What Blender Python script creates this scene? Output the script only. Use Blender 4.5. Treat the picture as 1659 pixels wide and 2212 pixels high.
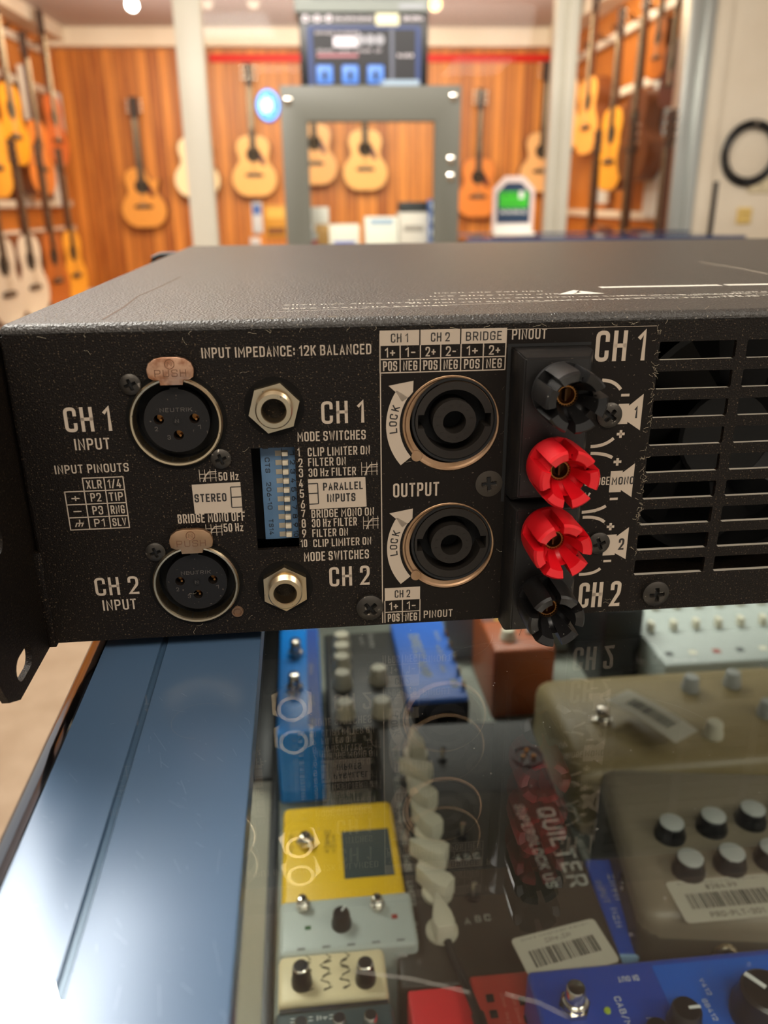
import bpy, bmesh, math, random
from math import sin, cos, pi, radians, atan2, sqrt
from mathutils import Vector, Matrix
from mathutils.geometry import tessellate_polygon
random.seed(7)
SC = bpy.context.scene
for o in list(bpy.data.objects): bpy.data.objects.remove(o)
COL = SC.collection

# ---------------------------------------------------------------- camera, light, exposure
# "amp frame": millimetres, x along the rear panel, y away from the viewer, z up, origin at the panel's lower left corner
# "room frame": metres, y towards the wood wall, origin on the floor below the viewpoint
FPX, CX, CY, CZ = 1743.58, 75.05, -213.27, 118.84
YAW, PITCH, ROLL = 0.0975, 0.3679, -0.0087
TURN = radians(2.6)                       # the counter stands slightly turned in the room
PANEL_Z = 0.965                           # height of the panel's lower edge above the floor
RT = Matrix.Rotation(TURN, 3, 'Z')
def V(x, y, z):
    p = RT @ Vector((x-CX, y-CY, 0))*0.001
    return Vector((p.x, p.y, PANEL_Z + z*0.001))
_f = Vector((sin(YAW)*cos(PITCH), cos(YAW)*cos(PITCH), -sin(PITCH)))
_r0 = Vector((cos(YAW), -sin(YAW), 0)); _u0 = _r0.cross(_f)
_r = _r0*cos(ROLL) + _u0*sin(ROLL); _u = -_r0*sin(ROLL) + _u0*cos(ROLL)
CAMP = Vector((CX, CY, CZ))
def ray(px, py): return _f + _r*((px-829.5)/FPX) - _u*((py-1106)/FPX)
def hz(px, py, z): d = ray(px, py); return CAMP + d*((z-CZ)/d.z)      # amp frame, horizontal plane
def hy(px, py, y): d = ray(px, py); return CAMP + d*((y-CY)/d.y)      # amp frame, plane parallel to the panel
def pan(px, py): p = hy(px, py, 0); return p.x, p.z
EYE = PANEL_Z + CZ*0.001
def rY(px, py, Y): d = RT @ ray(px, py); d = d*(Y/d.y); return Vector((d.x, d.y, EYE+d.z))   # room frame
def rX(px, py, X): d = RT @ ray(px, py); d = d*(X/d.x); return Vector((d.x, d.y, EYE+d.z))

cam_d = bpy.data.cameras.new('camera'); cam = bpy.data.objects.new('camera', cam_d); COL.objects.link(cam)
R3 = RT @ Matrix((_r, _u, -_f)).transposed()
cam.matrix_world = Matrix.Translation((0, 0, EYE)) @ R3.to_4x4()
cam_d.sensor_fit = 'VERTICAL'; cam_d.sensor_height = 24; cam_d.sensor_width = 18
cam_d.lens = FPX/2212*24
cam_d.clip_start = 0.01; cam_d.clip_end = 60
cam_d.dof.use_dof = True; cam_d.dof.focus_distance = 0.232; cam_d.dof.aperture_fstop = 8.0
SC.camera = cam
SC.view_settings.view_transform = 'Standard'; SC.view_settings.look = 'None'
SC.view_settings.gamma = 1; SC.view_settings.use_curve_mapping = False
SC.view_settings.exposure = 0.0
W = bpy.data.worlds.new('world'); SC.world = W; W.use_nodes = True
W.node_tree.nodes['Background'].inputs[0].default_value = (1.0, 0.9, 0.78, 1)
W.node_tree.nodes['Background'].inputs[1].default_value = 0.5
PANEL_LIGHT, SPOT_LIGHT, BACK_LIGHT, REAR_LIGHT = 34.0, 60.0, 10.0, 15.0
def area(name, loc, target, sx, sy, watts, rgb):
    l = bpy.data.lights.new(name, 'AREA'); l.shape = 'RECTANGLE'; l.size = sx; l.size_y = sy; l.energy = watts; l.color = rgb
    o = bpy.data.objects.new(name, l); COL.objects.link(o); o.location = loc
    o.rotation_euler = (Vector(target)-Vector(loc)).to_track_quat('-Z', 'Y').to_euler(); return o
area('guitar_room_fill', (0, 5.0, 2.3), (0, 7.7, 1.2), 3.4, .4, 95, (1.0, .84, .64))  # added fill that brightens the wood wall and guitars, not a fixture
area('guitar_room_ceiling_fill', (0, 6.0, 1.9), (0, 6.2, 3), 3.0, 1.6, 18, (1.0, .9, .86))  # added upward fill to lift the ceiling; no fitting hangs here
area('aisle_fill', (0, 1.8, 2.33), (.2, 4.2, 1.0), 3.0, .4, 78, (1.0, .93, .82))  # added fill for the pale posts and the white wall, no fixture

cs = area('case_fill', V(300, 500, -30), V(300, 440, -240), .75, .03, .75, (1.0, .97, .88)); cs.data.spread = radians(85)  # added fill to brighten the mixing desks; no known lamp in the case

# ---------------------------------------------------------------- materials
def lin(c):
    o = []
    for v in c:
        v = v/255.0
        o.append(v/12.92 if v <= 0.04045 else ((v+0.055)/1.055)**2.4)
    return (*o, 1)
MATS = {}
def mat(name, rgb, rough=.5, metal=0.0, bump=None, specks=None, mottle=None, emit=None, coat=0, spec=None):
    """bump=(scale, strength[, distance]); specks=(scale, threshold, rgb); mottle=(scale, rgb2, low, high)"""
    if name in MATS: return MATS[name]
    m = bpy.data.materials.new(name); m.use_nodes = True; nt = m.node_tree; b = nt.nodes['Principled BSDF']
    b.inputs['Base Color'].default_value = lin(rgb); b.inputs['Roughness'].default_value = rough; b.inputs['Metallic'].default_value = metal
    if coat: b.inputs['Coat Weight'].default_value = coat; b.inputs['Coat Roughness'].default_value = .1
    if spec is not None: b.inputs['Specular IOR Level'].default_value = spec
    tc = nt.nodes.new('ShaderNodeTexCoord'); col = None
    def noise(scale, detail=2):
        n = nt.nodes.new('ShaderNodeTexNoise'); n.inputs['Scale'].default_value = scale; n.inputs['Detail'].default_value = detail
        nt.links.new(tc.outputs['Object'], n.inputs['Vector']); return n.outputs[0]
    def ramp(src, a, b_, ca, cb):
        r = nt.nodes.new('ShaderNodeValToRGB'); r.color_ramp.elements[0].position = a; r.color_ramp.elements[1].position = b_
        r.color_ramp.elements[0].color = ca; r.color_ramp.elements[1].color = cb; nt.links.new(src, r.inputs[0]); return r.outputs[0]
    def mix(fac, a, b_):
        x = nt.nodes.new('ShaderNodeMix'); x.data_type = 'RGBA'; nt.links.new(fac, x.inputs[0])
        if isinstance(a, tuple): x.inputs[6].default_value = a
        else: nt.links.new(a, x.inputs[6])
        x.inputs[7].default_value = b_; return x.outputs[2]
    if mottle: col = ramp(noise(mottle[0], 5), mottle[2], mottle[3], lin(rgb), lin(mottle[1]))
    if specks:
        f = ramp(noise(specks[0], 1), specks[1], specks[1]+.05, (0, 0, 0, 1), (1, 1, 1, 1))
        col = mix(f, col if col else lin(rgb), lin(specks[2]))
    if col: nt.links.new(col, b.inputs['Base Color'])
    if bump:
        bn = nt.nodes.new('ShaderNodeBump'); bn.inputs['Strength'].default_value = bump[1]
        bn.inputs['Distance'].default_value = bump[2] if len(bump) > 2 else 0.0002
        nt.links.new(noise(bump[0]), bn.inputs['Height']); nt.links.new(bn.outputs[0], b.inputs['Normal'])
    if emit: b.inputs['Emission Color'].default_value = lin(rgb); b.inputs['Emission Strength'].default_value = emit
    MATS[name] = m; return m
def glass_mat(name, tint=(1, 1, 1), ior=1.5):
    m = bpy.data.materials.new(name); m.use_nodes = True; nt = m.node_tree; nt.nodes.clear()
    out = nt.nodes.new('ShaderNodeOutputMaterial'); mx = nt.nodes.new('ShaderNodeMixShader')
    t = nt.nodes.new('ShaderNodeBsdfTransparent'); t.inputs[0].default_value = (*tint, 1)
    g = nt.nodes.new('ShaderNodeBsdfGlossy'); g.inputs['Roughness'].default_value = 0.0
    fr = nt.nodes.new('ShaderNodeFresnel'); geo = nt.nodes.new('ShaderNodeNewGeometry')
    ma = nt.nodes.new('ShaderNodeMapRange'); ma.inputs[3].default_value = ior; ma.inputs[4].default_value = 1/ior
    nt.links.new(geo.outputs['Backfacing'], ma.inputs[0]); nt.links.new(ma.outputs[0], fr.inputs[0])
    nt.links.new(fr.outputs[0], mx.inputs[0]); nt.links.new(t.outputs[0], mx.inputs[1]); nt.links.new(g.outputs[0], mx.inputs[2])
    nt.links.new(mx.outputs[0], out.inputs[0]); MATS[name] = m; return m

# ---------------------------------------------------------------- mesh helpers
class MB:
    def __init__(s, M=None): s.b = bmesh.new(); s.M = M or Matrix()
    def _v(s, p): return s.b.verts.new(s.M @ Vector(p))
    def face(s, pts, mi=0):
        f = s.b.faces.new([s._v(p) for p in pts]); f.material_index = mi; return f
    def box(s, x0, x1, y0, y1, z0, z1, bev=0, seg=2, mi=0, M=None):
        t = bmesh.new()
        vs = [t.verts.new((x, y, z)) for x in (x0, x1) for y in (y0, y1) for z in (z0, z1)]
        for q in ((0, 1, 3, 2), (4, 6, 7, 5), (0, 4, 5, 1), (2, 3, 7, 6), (0, 2, 6, 4), (1, 5, 7, 3)): t.faces.new([vs[i] for i in q])
        bmesh.ops.recalc_face_normals(t, faces=t.faces)
        if bev: bmesh.ops.bevel(t, geom=list(t.edges), offset=bev, segments=seg, affect='EDGES', profile=.5)
        s.join(t, M, mi); return s
    def join(s, t, M=None, mi=0):
        MM = s.M @ (M or Matrix()); mp = {}
        for v in t.verts: mp[v] = s.b.verts.new(MM @ v.co)
        for f in t.faces:
            try: n = s.b.faces.new([mp[v] for v in f.verts]); n.material_index = mi
            except ValueError: pass
        t.free()
    def prism(s, outer, holes, d0, d1, M=None, mi=0, bev=0):
        """2-D outline (x, z) with holes, extruded along y from d0 to d1"""
        loops = [outer] + list(holes); MM = M or Matrix()
        flat = [p for l in loops for p in l]
        tri = tessellate_polygon([[Vector((p[0], p[1], 0)) for p in l] for l in loops])
        t = bmesh.new()
        a = [t.verts.new((p[0], d0, p[1])) for p in flat]; b = [t.verts.new((p[0], d1, p[1])) for p in flat]
        for q in tri:
            for vs in (a, b):
                try: t.faces.new([vs[i] for i in q])
                except ValueError: pass
        k = 0
        for l in loops:
            n = len(l)
            for i in range(n):
                j = (i+1) % n
                t.faces.new((a[k+i], a[k+j], b[k+j], b[k+i]))
            k += n
        bmesh.ops.recalc_face_normals(t, faces=t.faces)
        if bev:
            es = [e for e in t.edges if len(e.link_faces) == 2 and e.calc_face_angle(0) > .9 and abs(e.verts[0].co.y-d0) < 1e-9 and abs(e.verts[1].co.y-d0) < 1e-9]
            bmesh.ops.bevel(t, geom=es, offset=bev, segments=2, affect='EDGES', profile=.5)
        s.join(t, MM, mi); return s
    def lathe(s, prof, n=32, M=None, mi=0, close=False):
        """profile of (radius, height) turned about local z"""
        t = bmesh.new(); rings = []
        for r, h in prof:
            if r < 1e-7: rings.append([t.verts.new((0, 0, h))])
            else: rings.append([t.verts.new((r*cos(2*pi*i/n), r*sin(2*pi*i/n), h)) for i in range(n)])
        pr = list(zip(rings, rings[1:])) + ([(rings[-1], rings[0])] if close else [])
        for A, B in pr:
            for i in range(n):
                j = (i+1) % n
                q = [A[i % len(A)], A[j % len(A)], B[j % len(B)], B[i % len(B)]]
                u = []
                for v in q:
                    if v not in u: u.append(v)
                if len(u) > 2:
                    try: t.faces.new(u)
                    except ValueError: pass
        bmesh.ops.recalc_face_normals(t, faces=t.faces)
        s.join(t, M, mi); return s
    def cyl(s, p, q, r, n=16, mi=0, r2=None, M=None):
        p = Vector(p); q = Vector(q); d = q-p; L = d.length
        MM = Matrix.Translation(p) @ d.to_track_quat('Z', 'Y').to_matrix().to_4x4()
        r2 = r if r2 is None else r2
        return s.lathe([(0, 0), (r, 0), (r2, L), (0, L)], n, (M or Matrix()) @ MM, mi)
    def tube(s, pts, r, n=8, mi=0, closed=False):
        pts = [Vector(p) for p in pts]; N = len(pts); t = bmesh.new(); rings = []
        up = Vector((0, 0, 1))
        for i, p in enumerate(pts):
            a = pts[(i-1) % N] if (closed or i) else p; b = pts[(i+1) % N] if (closed or i < N-1) else p
            d = (b-a).normalized()
            x = d.cross(up)
            if x.length < .05: x = d.cross(Vector((0, 1, 0)))
            x.normalize(); y = d.cross(x)
            rings.append([t.verts.new(p + x*r*cos(2*pi*k/n) + y*r*sin(2*pi*k/n)) for k in range(n)])
        for i in range(N if closed else N-1):
            A, B = rings[i], rings[(i+1) % N]
            for k in range(n): t.faces.new((A[k], A[(k+1) % n], B[(k+1) % n], B[k]))
        if not closed: t.faces.new(rings[0]); t.faces.new(rings[-1][::-1])
        bmesh.ops.recalc_face_normals(t, faces=t.faces)
        s.join(t, None, mi); return s
    def build(s, name, mats, parent=None, off=(0, 0, 0), scale=1.0, smooth=35, loc=None):
        me = bpy.data.meshes.new(name)
        for v in s.b.verts: v.co = (v.co - Vector(off))*scale
        s.b.to_mesh(me); s.b.free()
        for m in (mats if isinstance(mats, (list, tuple)) else [mats]): me.materials.append(m)
        if smooth:
            me.shade_smooth(); me.set_sharp_from_angle(angle=radians(smooth))
        o = bpy.data.objects.new(name, me); COL.objects.link(o)
        if parent: o.parent = parent
        if loc is not None: o.location = loc
        return o
def tag(o, label=None, cat=None, group=None, kind=None):
    for k, v in (('label', label), ('category', cat), ('group', group), ('kind', kind)):
        if v: o[k] = v
    return o
def thing(name, label, cat, loc, rz=0, group=None):
    o = bpy.data.objects.new(name, None); COL.objects.link(o); o.empty_display_size = .02
    o.location = loc; o.rotation_euler = (0, 0, rz); return tag(o, label, cat, group)
class Thing:
    """a thing laid out in amp-frame millimetres"""
    def __init__(s, name, label, cat, base, group=None, rz=0):
        s.base = Vector(base); s.o = thing(name, label, cat, V(*base), TURN+rz, group); s.rz = rz
    def part(s, mb, name, mats, parent=None, label=None, smooth=35):
        o = mb.build(name, mats, parent or s.o, s.base, .001, smooth)
        if label: o['label'] = label
        return o
def copy_tree(o, parent=None):
    c = o.copy(); COL.objects.link(c)
    if parent: c.parent = parent
    for ch in [x for x in bpy.data.objects if x.parent == o]: copy_tree(ch, c)
    return c
def struct(o, label=None): o['kind'] = 'structure'; return o

# ---------------------------------------------------------------- stroke lettering (condensed sign face)
R_ = .2
GL = {
'A': (1.0, [[(0,0),(.5,1),(1,0)], [(.17,.3),(.83,.3)]]),
'B': (1.0, [[(0,0),(0,1),(.95,1,R_),(.95,.53,R_),(0,.53)], [(0,.53),(1,.53,R_),(1,0,R_),(0,0)]]),
'C': (1.0, [[(1,.73),(1,1,R_),(0,1,R_),(0,0,R_),(1,0,R_),(1,.27)]]),
'D': (1.0, [[(0,0),(0,1),(1,1,R_),(1,0,R_),(0,0)]]),
'E': (.85, [[(1,1),(0,1),(0,0),(1,0)], [(0,.52),(.85,.52)]]),
'F': (.85, [[(1,1),(0,1),(0,0)], [(0,.52),(.85,.52)]]),
'G': (1.0, [[(1,.76),(1,1,R_),(0,1,R_),(0,0,R_),(1,0,R_),(1,.48),(.5,.48)]]),
'H': (1.0, [[(0,0),(0,1)], [(1,0),(1,1)], [(0,.51),(1,.51)]]),
'I': (.02, [[(0,0),(0,1)]]),
'J': (.85, [[(1,1),(1,0,R_),(0,0,R_),(0,.25)]]),
'K': (1.0, [[(0,0),(0,1)], [(1,1),(.05,.42)], [(.36,.6),(1,0)]]),
'L': (.8, [[(0,1),(0,0),(1,0)]]),
'M': (1.35, [[(0,0),(0,1),(.5,.35),(1,1),(1,0)]]),
'N': (1.05, [[(0,0),(0,1),(1,0),(1,1)]]),
'O': (1.0, [[(0,.5),(0,1,R_),(1,1,R_),(1,0,R_),(0,0,R_),(0,.5)]]),
'P': (1.0, [[(0,0),(0,1),(1,1,R_),(1,.45,R_),(0,.45)]]),
'Q': (1.0, [[(0,.5),(0,1,R_),(1,1,R_),(1,0,R_),(0,0,R_),(0,.5)], [(.55,.25),(1.05,-.08)]]),
'R': (1.0, [[(0,0),(0,1),(1,1,R_),(1,.47,R_),(0,.47)], [(.5,.47),(1,0)]]),
'S': (1.0, [[(1,.76),(1,1,R_),(0,1,R_),(0,.52,R_),(1,.5,R_),(1,0,R_),(0,0,R_),(0,.24)]]),
'T': (.95, [[(0,1),(1,1)], [(.5,1),(.5,0)]]),
'U': (1.0, [[(0,1),(0,0,R_),(1,0,R_),(1,1)]]),
'V': (1.0, [[(0,1),(.5,0),(1,1)]]),
'W': (1.5, [[(0,1),(.25,0),(.5,.85),(.75,0),(1,1)]]),
'X': (1.0, [[(0,0),(1,1)], [(0,1),(1,0)]]),
'Y': (1.0, [[(0,1),(.5,.45),(1,1)], [(.5,.45),(.5,0)]]),
'Z': (.95, [[(0,1),(1,1),(0,0),(1,0)]]),
'z': (.8, [[(0,.66),(1,.66),(0,0),(1,0)]]),
'0': (1.0, [[(0,.5),(0,1,R_),(1,1,R_),(1,0,R_),(0,0,R_),(0,.5)]]),
'1': (.45, [[(0,.8),(1,1),(1,0)]]),
'2': (1.0, [[(0,.74),(0,1,R_),(1,1,R_),(1,.55,.1),(0,0),(1,0)]]),
'3': (1.0, [[(0,.78),(0,1,R_),(1,1,R_),(1,.53,R_),(.4,.53)], [(.4,.53),(1,.53,R_),(1,0,R_),(0,0,R_),(0,.22)]]),
'4': (1.05, [[(.6,1),(0,.22),(1.02,.22)], [(.76,.5),(.76,0)]]),
'5': (1.0, [[(.95,1),(.06,1),(0,.55),(1,.6,R_),(1,0,R_),(0,0,R_),(0,.22)]]),
'6': (1.0, [[(.7,1),(0,.4,.1),(0,0,R_),(1,0,R_),(1,.58,R_),(.15,.58)]]),
'7': (.95, [[(0,1),(1,1),(.35,0)]]),
'8': (1.0, [[(.5,.53),(.05,.53,R_),(.05,1,R_),(.95,1,R_),(.95,.53,R_),(.5,.53)], [(.5,.53),(0,.53,R_),(0,0,R_),(1,0,R_),(1,.53,R_),(.5,.53)]]),
'9': (1.0, [[(.3,0),(1,.6,.1),(1,1,R_),(0,1,R_),(0,.42,R_),(.85,.42)]]),
'+': (.9, [[(0,.45),(1,.45)], [(.5,.2),(.5,.7)]]),
'-': (.6, [[(0,.45),(1,.45)]]),
':': (.02, [[(0,.12),(0,.27)], [(0,.6),(0,.75)]]),
'.': (.02, [[(0,0),(0,.12)]]),
'/': (.7, [[(0,-.05),(1,1.05)]]),
'$': (1.0, [[(1,.76),(1,.92,R_),(0,.92,R_),(0,.52,R_),(1,.5,R_),(1,.08,R_),(0,.08,R_),(0,.24)], [(.5,1.05),(.5,-.05)]]),
'a': (1.0, [[(0,.15),(1,.15)], [(.1,.8),(.9,.8)]]), 'b': (.8, [[(0,.1),(0,.9)], [(1,.2),(1,.8)]]), 'c': (1.1, [[(0,.5),(1,.5)], [(.5,.1),(.5,.3)]]),
'^': (1.2, [[(.6,1),(.6,.55)], [(.1,.55),(1.1,.55)], [(.15,.55),(-.08,.12)], [(.6,.55),(.37,.12)], [(1.05,.55),(.82,.12)]]),
}
CW, SW, GAP = .40, .135, .17
def _round(pl, sx, sy):
    out = []
    P = [(p[0]*sx, p[1]*sy, (p[2]*sy if len(p) > 2 else 0)) for p in pl]
    for i, (x, y, r) in enumerate(P):
        if not r or i == 0 or i == len(P)-1: out.append((x, y)); continue
        a = Vector(P[i-1][:2]); b = Vector((x, y)); c = Vector(P[i+1][:2])
        d1 = (a-b); d2 = (c-b); r = min(r*1.15, d1.length*.5, d2.length*.5)
        p0 = b+d1.normalized()*r; p2 = b+d2.normalized()*r
        for k in range(5):
            t = k/4; q = p0*(1-t)**2 + b*2*t*(1-t) + p2*t*t; out.append((q.x, q.y))
    return out
def ribbon(mb, pts, w, fn, mi=0):
    P = [Vector(p) for p in pts]; n = len(P)
    Q = [P[0]]
    for p in P[1:]:
        if (p-Q[-1]).length > 1e-6: Q.append(p)
    P = Q; n = len(P)
    if n < 2: return
    L, Rr = [], []
    closed = (P[0]-P[-1]).length < 1e-5
    for i in range(n):
        a = P[i]-P[i-1] if i else (P[1]-P[0] if not closed else P[0]-P[-2])
        b = P[i+1]-P[i] if i < n-1 else (P[-1]-P[-2] if not closed else P[1]-P[0])
        a = a.normalized(); b = b.normalized(); m = (a+b)
        if m.length < 1e-4: m = a.copy()
        m.normalize(); nn = Vector((-m.y, m.x)); k = min(1.6, 1/max(.35, nn.dot(Vector((-a.y, a.x)))))
        L.append(P[i]+nn*w/2*k); Rr.append(P[i]-nn*w/2*k)
    for i in range(n-1):
        mb.face([fn(*L[i]), fn(*Rr[i]), fn(*Rr[i+1]), fn(*L[i+1])], mi)
class Ink:
    """the dark lettering of a print: same mesh, second material"""
    def __init__(s, mb): s.mb = mb
    def face(s, pts, mi=0): return s.mb.face(pts, 1)
def text_local(mb, s, width, h, fn, bold=1.0, mi=0):
    """writes s on a baseline of the given width and cap height; fn maps (u, v) to 3-D"""
    sw = SW*h*bold; adv = []
    for ch in s: adv.append(GL[ch][0]*CW if ch != ' ' else .12)
    n = sum(1 for c in s if c != ' ')
    tot = sum(adv) + GAP*(len(s)-1); k = (width/h - n*SW*bold)/tot if tot > 0 else 1
    x = 0
    for ch, a in zip(s, adv):
        if ch == ' ': x += (a+GAP)*k*h; continue
        w = a*k*h; x0 = x+sw/2
        for pl in GL[ch][1]:
            pts = [(x0+p[0], sw/2+p[1]*(h-sw)/h) for p in _round(pl, w, h)]
            # stretch so free stroke ends reach cap height
            ribbon(mb, extend(pts, sw/2, h), sw, fn, mi)
        x += w + sw + GAP*k*h
def extend(pts, e, h):
    P = [Vector(p) for p in pts]
    if len(P) < 2 or (P[0]-P[-1]).length < 1e-6: return pts
    P[0] = P[0] + (P[0]-P[1]).normalized()*e*.9; P[-1] = P[-1] + (P[-1]-P[-2]).normalized()*e*.9
    return [tuple(p) for p in P]

# ---------------------------------------------------------------- the room
def wood_mat():
    m = bpy.data.materials.new('wood_planks'); m.use_nodes = True; nt = m.node_tree; b = nt.nodes['Principled BSDF']
    tc = nt.nodes.new('ShaderNodeTexCoord')
    mp = nt.nodes.new('ShaderNodeMapping'); mp.inputs['Scale'].default_value = (11, 1, .8); nt.links.new(tc.outputs['Object'], mp.inputs[0])
    n = nt.nodes.new('ShaderNodeTexNoise'); n.inputs['Scale'].default_value = 3; n.inputs['Detail'].default_value = 5; nt.links.new(mp.outputs[0], n.inputs['Vector'])
    sx = nt.nodes.new('ShaderNodeSeparateXYZ'); nt.links.new(tc.outputs['Object'], sx.inputs[0])
    mul = nt.nodes.new('ShaderNodeMath'); mul.operation = 'MULTIPLY'; mul.inputs[1].default_value = 11.0; nt.links.new(sx.outputs[0], mul.inputs[0])
    fl = nt.nodes.new('ShaderNodeMath'); fl.operation = 'FLOOR'; nt.links.new(mul.outputs[0], fl.inputs[0])
    wn = nt.nodes.new('ShaderNodeTexWhiteNoise'); wn.noise_dimensions = '1D'; nt.links.new(fl.outputs[0], wn.inputs['W'])
    fr = nt.nodes.new('ShaderNodeMath'); fr.operation = 'FRACT'; nt.links.new(mul.outputs[0], fr.inputs[0])
    ad = nt.nodes.new('ShaderNodeMath'); ad.operation = 'MULTIPLY_ADD'; ad.inputs[1].default_value = .4; nt.links.new(wn.outputs[0], ad.inputs[0])
    hf = nt.nodes.new('ShaderNodeMath'); hf.operation = 'MULTIPLY'; hf.inputs[1].default_value = .65; nt.links.new(n.outputs[0], hf.inputs[0]); nt.links.new(hf.outputs[0], ad.inputs[2])
    r = nt.nodes.new('ShaderNodeValToRGB'); e = r.color_ramp.elements
    e[0].position = .15; e[0].color = lin((138, 66, 16)); e[1].position = .75; e[1].color = lin((224, 146, 62)); nt.links.new(ad.outputs[0], r.inputs[0])
    gp = nt.nodes.new('ShaderNodeMath'); gp.operation = 'LESS_THAN'; gp.inputs[1].default_value = .07; nt.links.new(fr.outputs[0], gp.inputs[0])
    mx = nt.nodes.new('ShaderNodeMix'); mx.data_type = 'RGBA'; nt.links.new(gp.outputs[0], mx.inputs[0]); nt.links.new(r.outputs[0], mx.inputs[6]); mx.inputs[7].default_value = lin((84, 38, 14))
    nt.links.new(mx.outputs[2], b.inputs['Base Color']); b.inputs['Roughness'].default_value = .42
    return m
WOOD = wood_mat()
white_paint = mat('warm_white_paint', (226, 214, 194), .7, mottle=(3, (218, 204, 182), .4, .7))
ceil_paint = mat('ceiling_paint', (190, 178, 172), .8)
YB, ZC = 7.7, EYE+1.32
floor_m = mat('beige_floor', (158, 138, 116), .45, mottle=(14, (144, 124, 102), .35, .7))
XL, XR, YF = -2.3, 1.95, -2.2
struct(MB().box(-3.2, 3.2, YF, YB+.1, -.1, 0).build('floor', floor_m))
struct(MB().box(-3.2, 3.2, YF, YB+.1, ZC, ZC+.1).build('ceiling', ceil_paint))
struct(MB().box(XL-.1, XR+.1, YB, YB+.1, 0, ZC).build('wall_back', WOOD))
struct(MB().box(XL-.1, XL, 3.0, YB, 0, ZC).build('wall_left', WOOD))
struct(MB().box(XR, XR+.1, 4.3, YB, 0, ZC).build('wall_right', WOOD))
struct(MB().box(XL, XR, YB-.16, YB, EYE+1.185, ZC).build('trim_1', white_paint))                       # bulkhead over the wood
struct(MB().box(XL, XL+.16, 4.0, YB-.16, EYE+1.22, ZC).build('trim_2', white_paint))
struct(MB().box(XR-.16, XR, 4.3, YB-.16, EYE+1.22, ZC).build('trim_7', white_paint))
red_m = mat('red_strip', (214, 40, 30), .5)
YP = 4.2                                   # plane of the glazed partition
alu_m = mat('painted_aluminium', (226, 222, 206), .4)
alu2 = mat('brushed_aluminium', (186, 190, 186), .35, .6)
pl0, pl1 = rY(388, 200, YP).x, rY(447, 200, YP).x
pr0, pr1 = rY(1192, 200, YP).x, rY(1242, 200, YP).x
je0, je1 = rY(1462, 250, YP).x, rY(1513, 250, YP).x
struct(MB().box(pl0, pl1, YP, YP+.06, 0, ZC, .004).build('trim_3', alu_m))
m_ = MB().box(pr0, (pr0+pr1)/2-.004, YP, YP+.06, 0, ZC, .004); m_.box((pr0+pr1)/2+.004, pr1, YP-.01, YP+.06, 0, ZC, .004); m_.box(pr0+.004, pr1-.004, YP+.01, YP+.05, 0, ZC)
struct(m_.build('trim_4', alu_m))
m_ = MB().box(je0, je1-.03, YP-.03, YP+.08, 0, ZC, .004); m_.box(je1-.045, je1, YP-.05, YP+.1, 0, ZC, .004)
struct(m_.build('trim_5', alu2))
struct(MB().box(je1, 3.2, YP, YP+.1, 0, ZC).build('wall_right_front', white_paint))
struct(MB().box(je1, je1+.09, YP-.022, YP, 0, ZC, .004).build('trim_6', white_paint))
WG = glass_mat('window_glass', (.97, .985, .98), 1.13)
struct(MB().box(pl1, pr0, YP+.025, YP+.031, 0, ZC).build('window_1', WG))
struct(MB().box(pr1, je0, YP+.025, YP+.031, 0, ZC).build('window_2', WG))

# ceiling lights: fluorescent troffers and track spots
lens_m = mat('light_diffuser', (255, 250, 240), .5, emit=PANEL_LIGHT)
lens3_m = mat('soft_light_diffuser', (255, 246, 232), .5, emit=REAR_LIGHT)
lens2_m = mat('warm_light_diffuser', (255, 226, 186), .5, emit=BACK_LIGHT)
def troffer(x, y, w, d, label, m):
    t = thing('ceiling_light', label, 'ceiling light', (x, y, ZC))
    f = MB(); f.prism([(-w/2-.03, -d/2-.03), (w/2+.03, -d/2-.03), (w/2+.03, d/2+.03), (-w/2-.03, d/2+.03)],
                      [[(-w/2, -d/2), (w/2, -d/2), (w/2, d/2), (-w/2, d/2)]], 0, .03, M=Matrix.Rotation(-pi/2, 4, 'X'))
    f.build('frame', alu_m, t)
    MB().box(-w/2, w/2, -d/2, d/2, -.02, -.004).build('diffuser', m, t)
troffer(-.84, 1.12, .72, .95, 'fluorescent ceiling panel above the left of the amplifier counter', lens_m)
troffer(1.5, -1.0, .6, 1.2, 'fluorescent ceiling panel right behind the viewer', lens3_m)
troffer(-.2, -1.1, 1.2, .6, 'fluorescent ceiling panel behind the viewer', lens3_m)
troffer(-.95, 5.9, 1.2, .5, 'warm ceiling panel in front of the cutaway guitar', lens2_m)
troffer(.9, 5.9, 1.2, .5, 'warm ceiling panel in front of the red strip', lens2_m)
spot_m = mat('spot_glow', (255, 252, 240), .5, emit=SPOT_LIGHT); spot_w = mat('amber_spot_glow', (255, 170, 90), .5, emit=6)
spot_b = mat('spot_housing', (196, 186, 176), .5)
def spot(px, py, Y, label, m):
    p = rY(px, py, Y)
    t = thing('track_spotlight', label, 'spotlight', (p.x, p.y, ZC), 0, 'track spotlights on the ceiling')
    h = ZC-p.z
    MB().cyl((0, 0, 0), (0, 0, -h+.05), .012).build('stem', spot_b, t)
    MB().lathe([(.0, .11), (.035, .1), (.045, 0), (.04, 0), (.03, .08), (0, .085)], 20, Matrix.Translation((0, 0, -h)) @ Matrix.Rotation(-.95, 4, 'X')).build('housing', spot_b, t)
    MB().lathe([(0, .02), (.04, .012), (.0, .012)], 20, Matrix.Translation((0, 0, -h)) @ Matrix.Rotation(-.95, 4, 'X')).build('lamp', m, t)
spot(285, 12, 6.6, 'bright white track spotlight nearest the left guitar rack', spot_m)
spot(447, 6, 6.6, 'dim track spotlight just right of the pale post', spot_b)
spot(547, 6, 6.6, 'dim track spotlight above the blue glowing sign', spot_b)
spot(940, 10, 6.2, 'amber track spotlight beside the stacked product boxes', spot_w)

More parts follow.
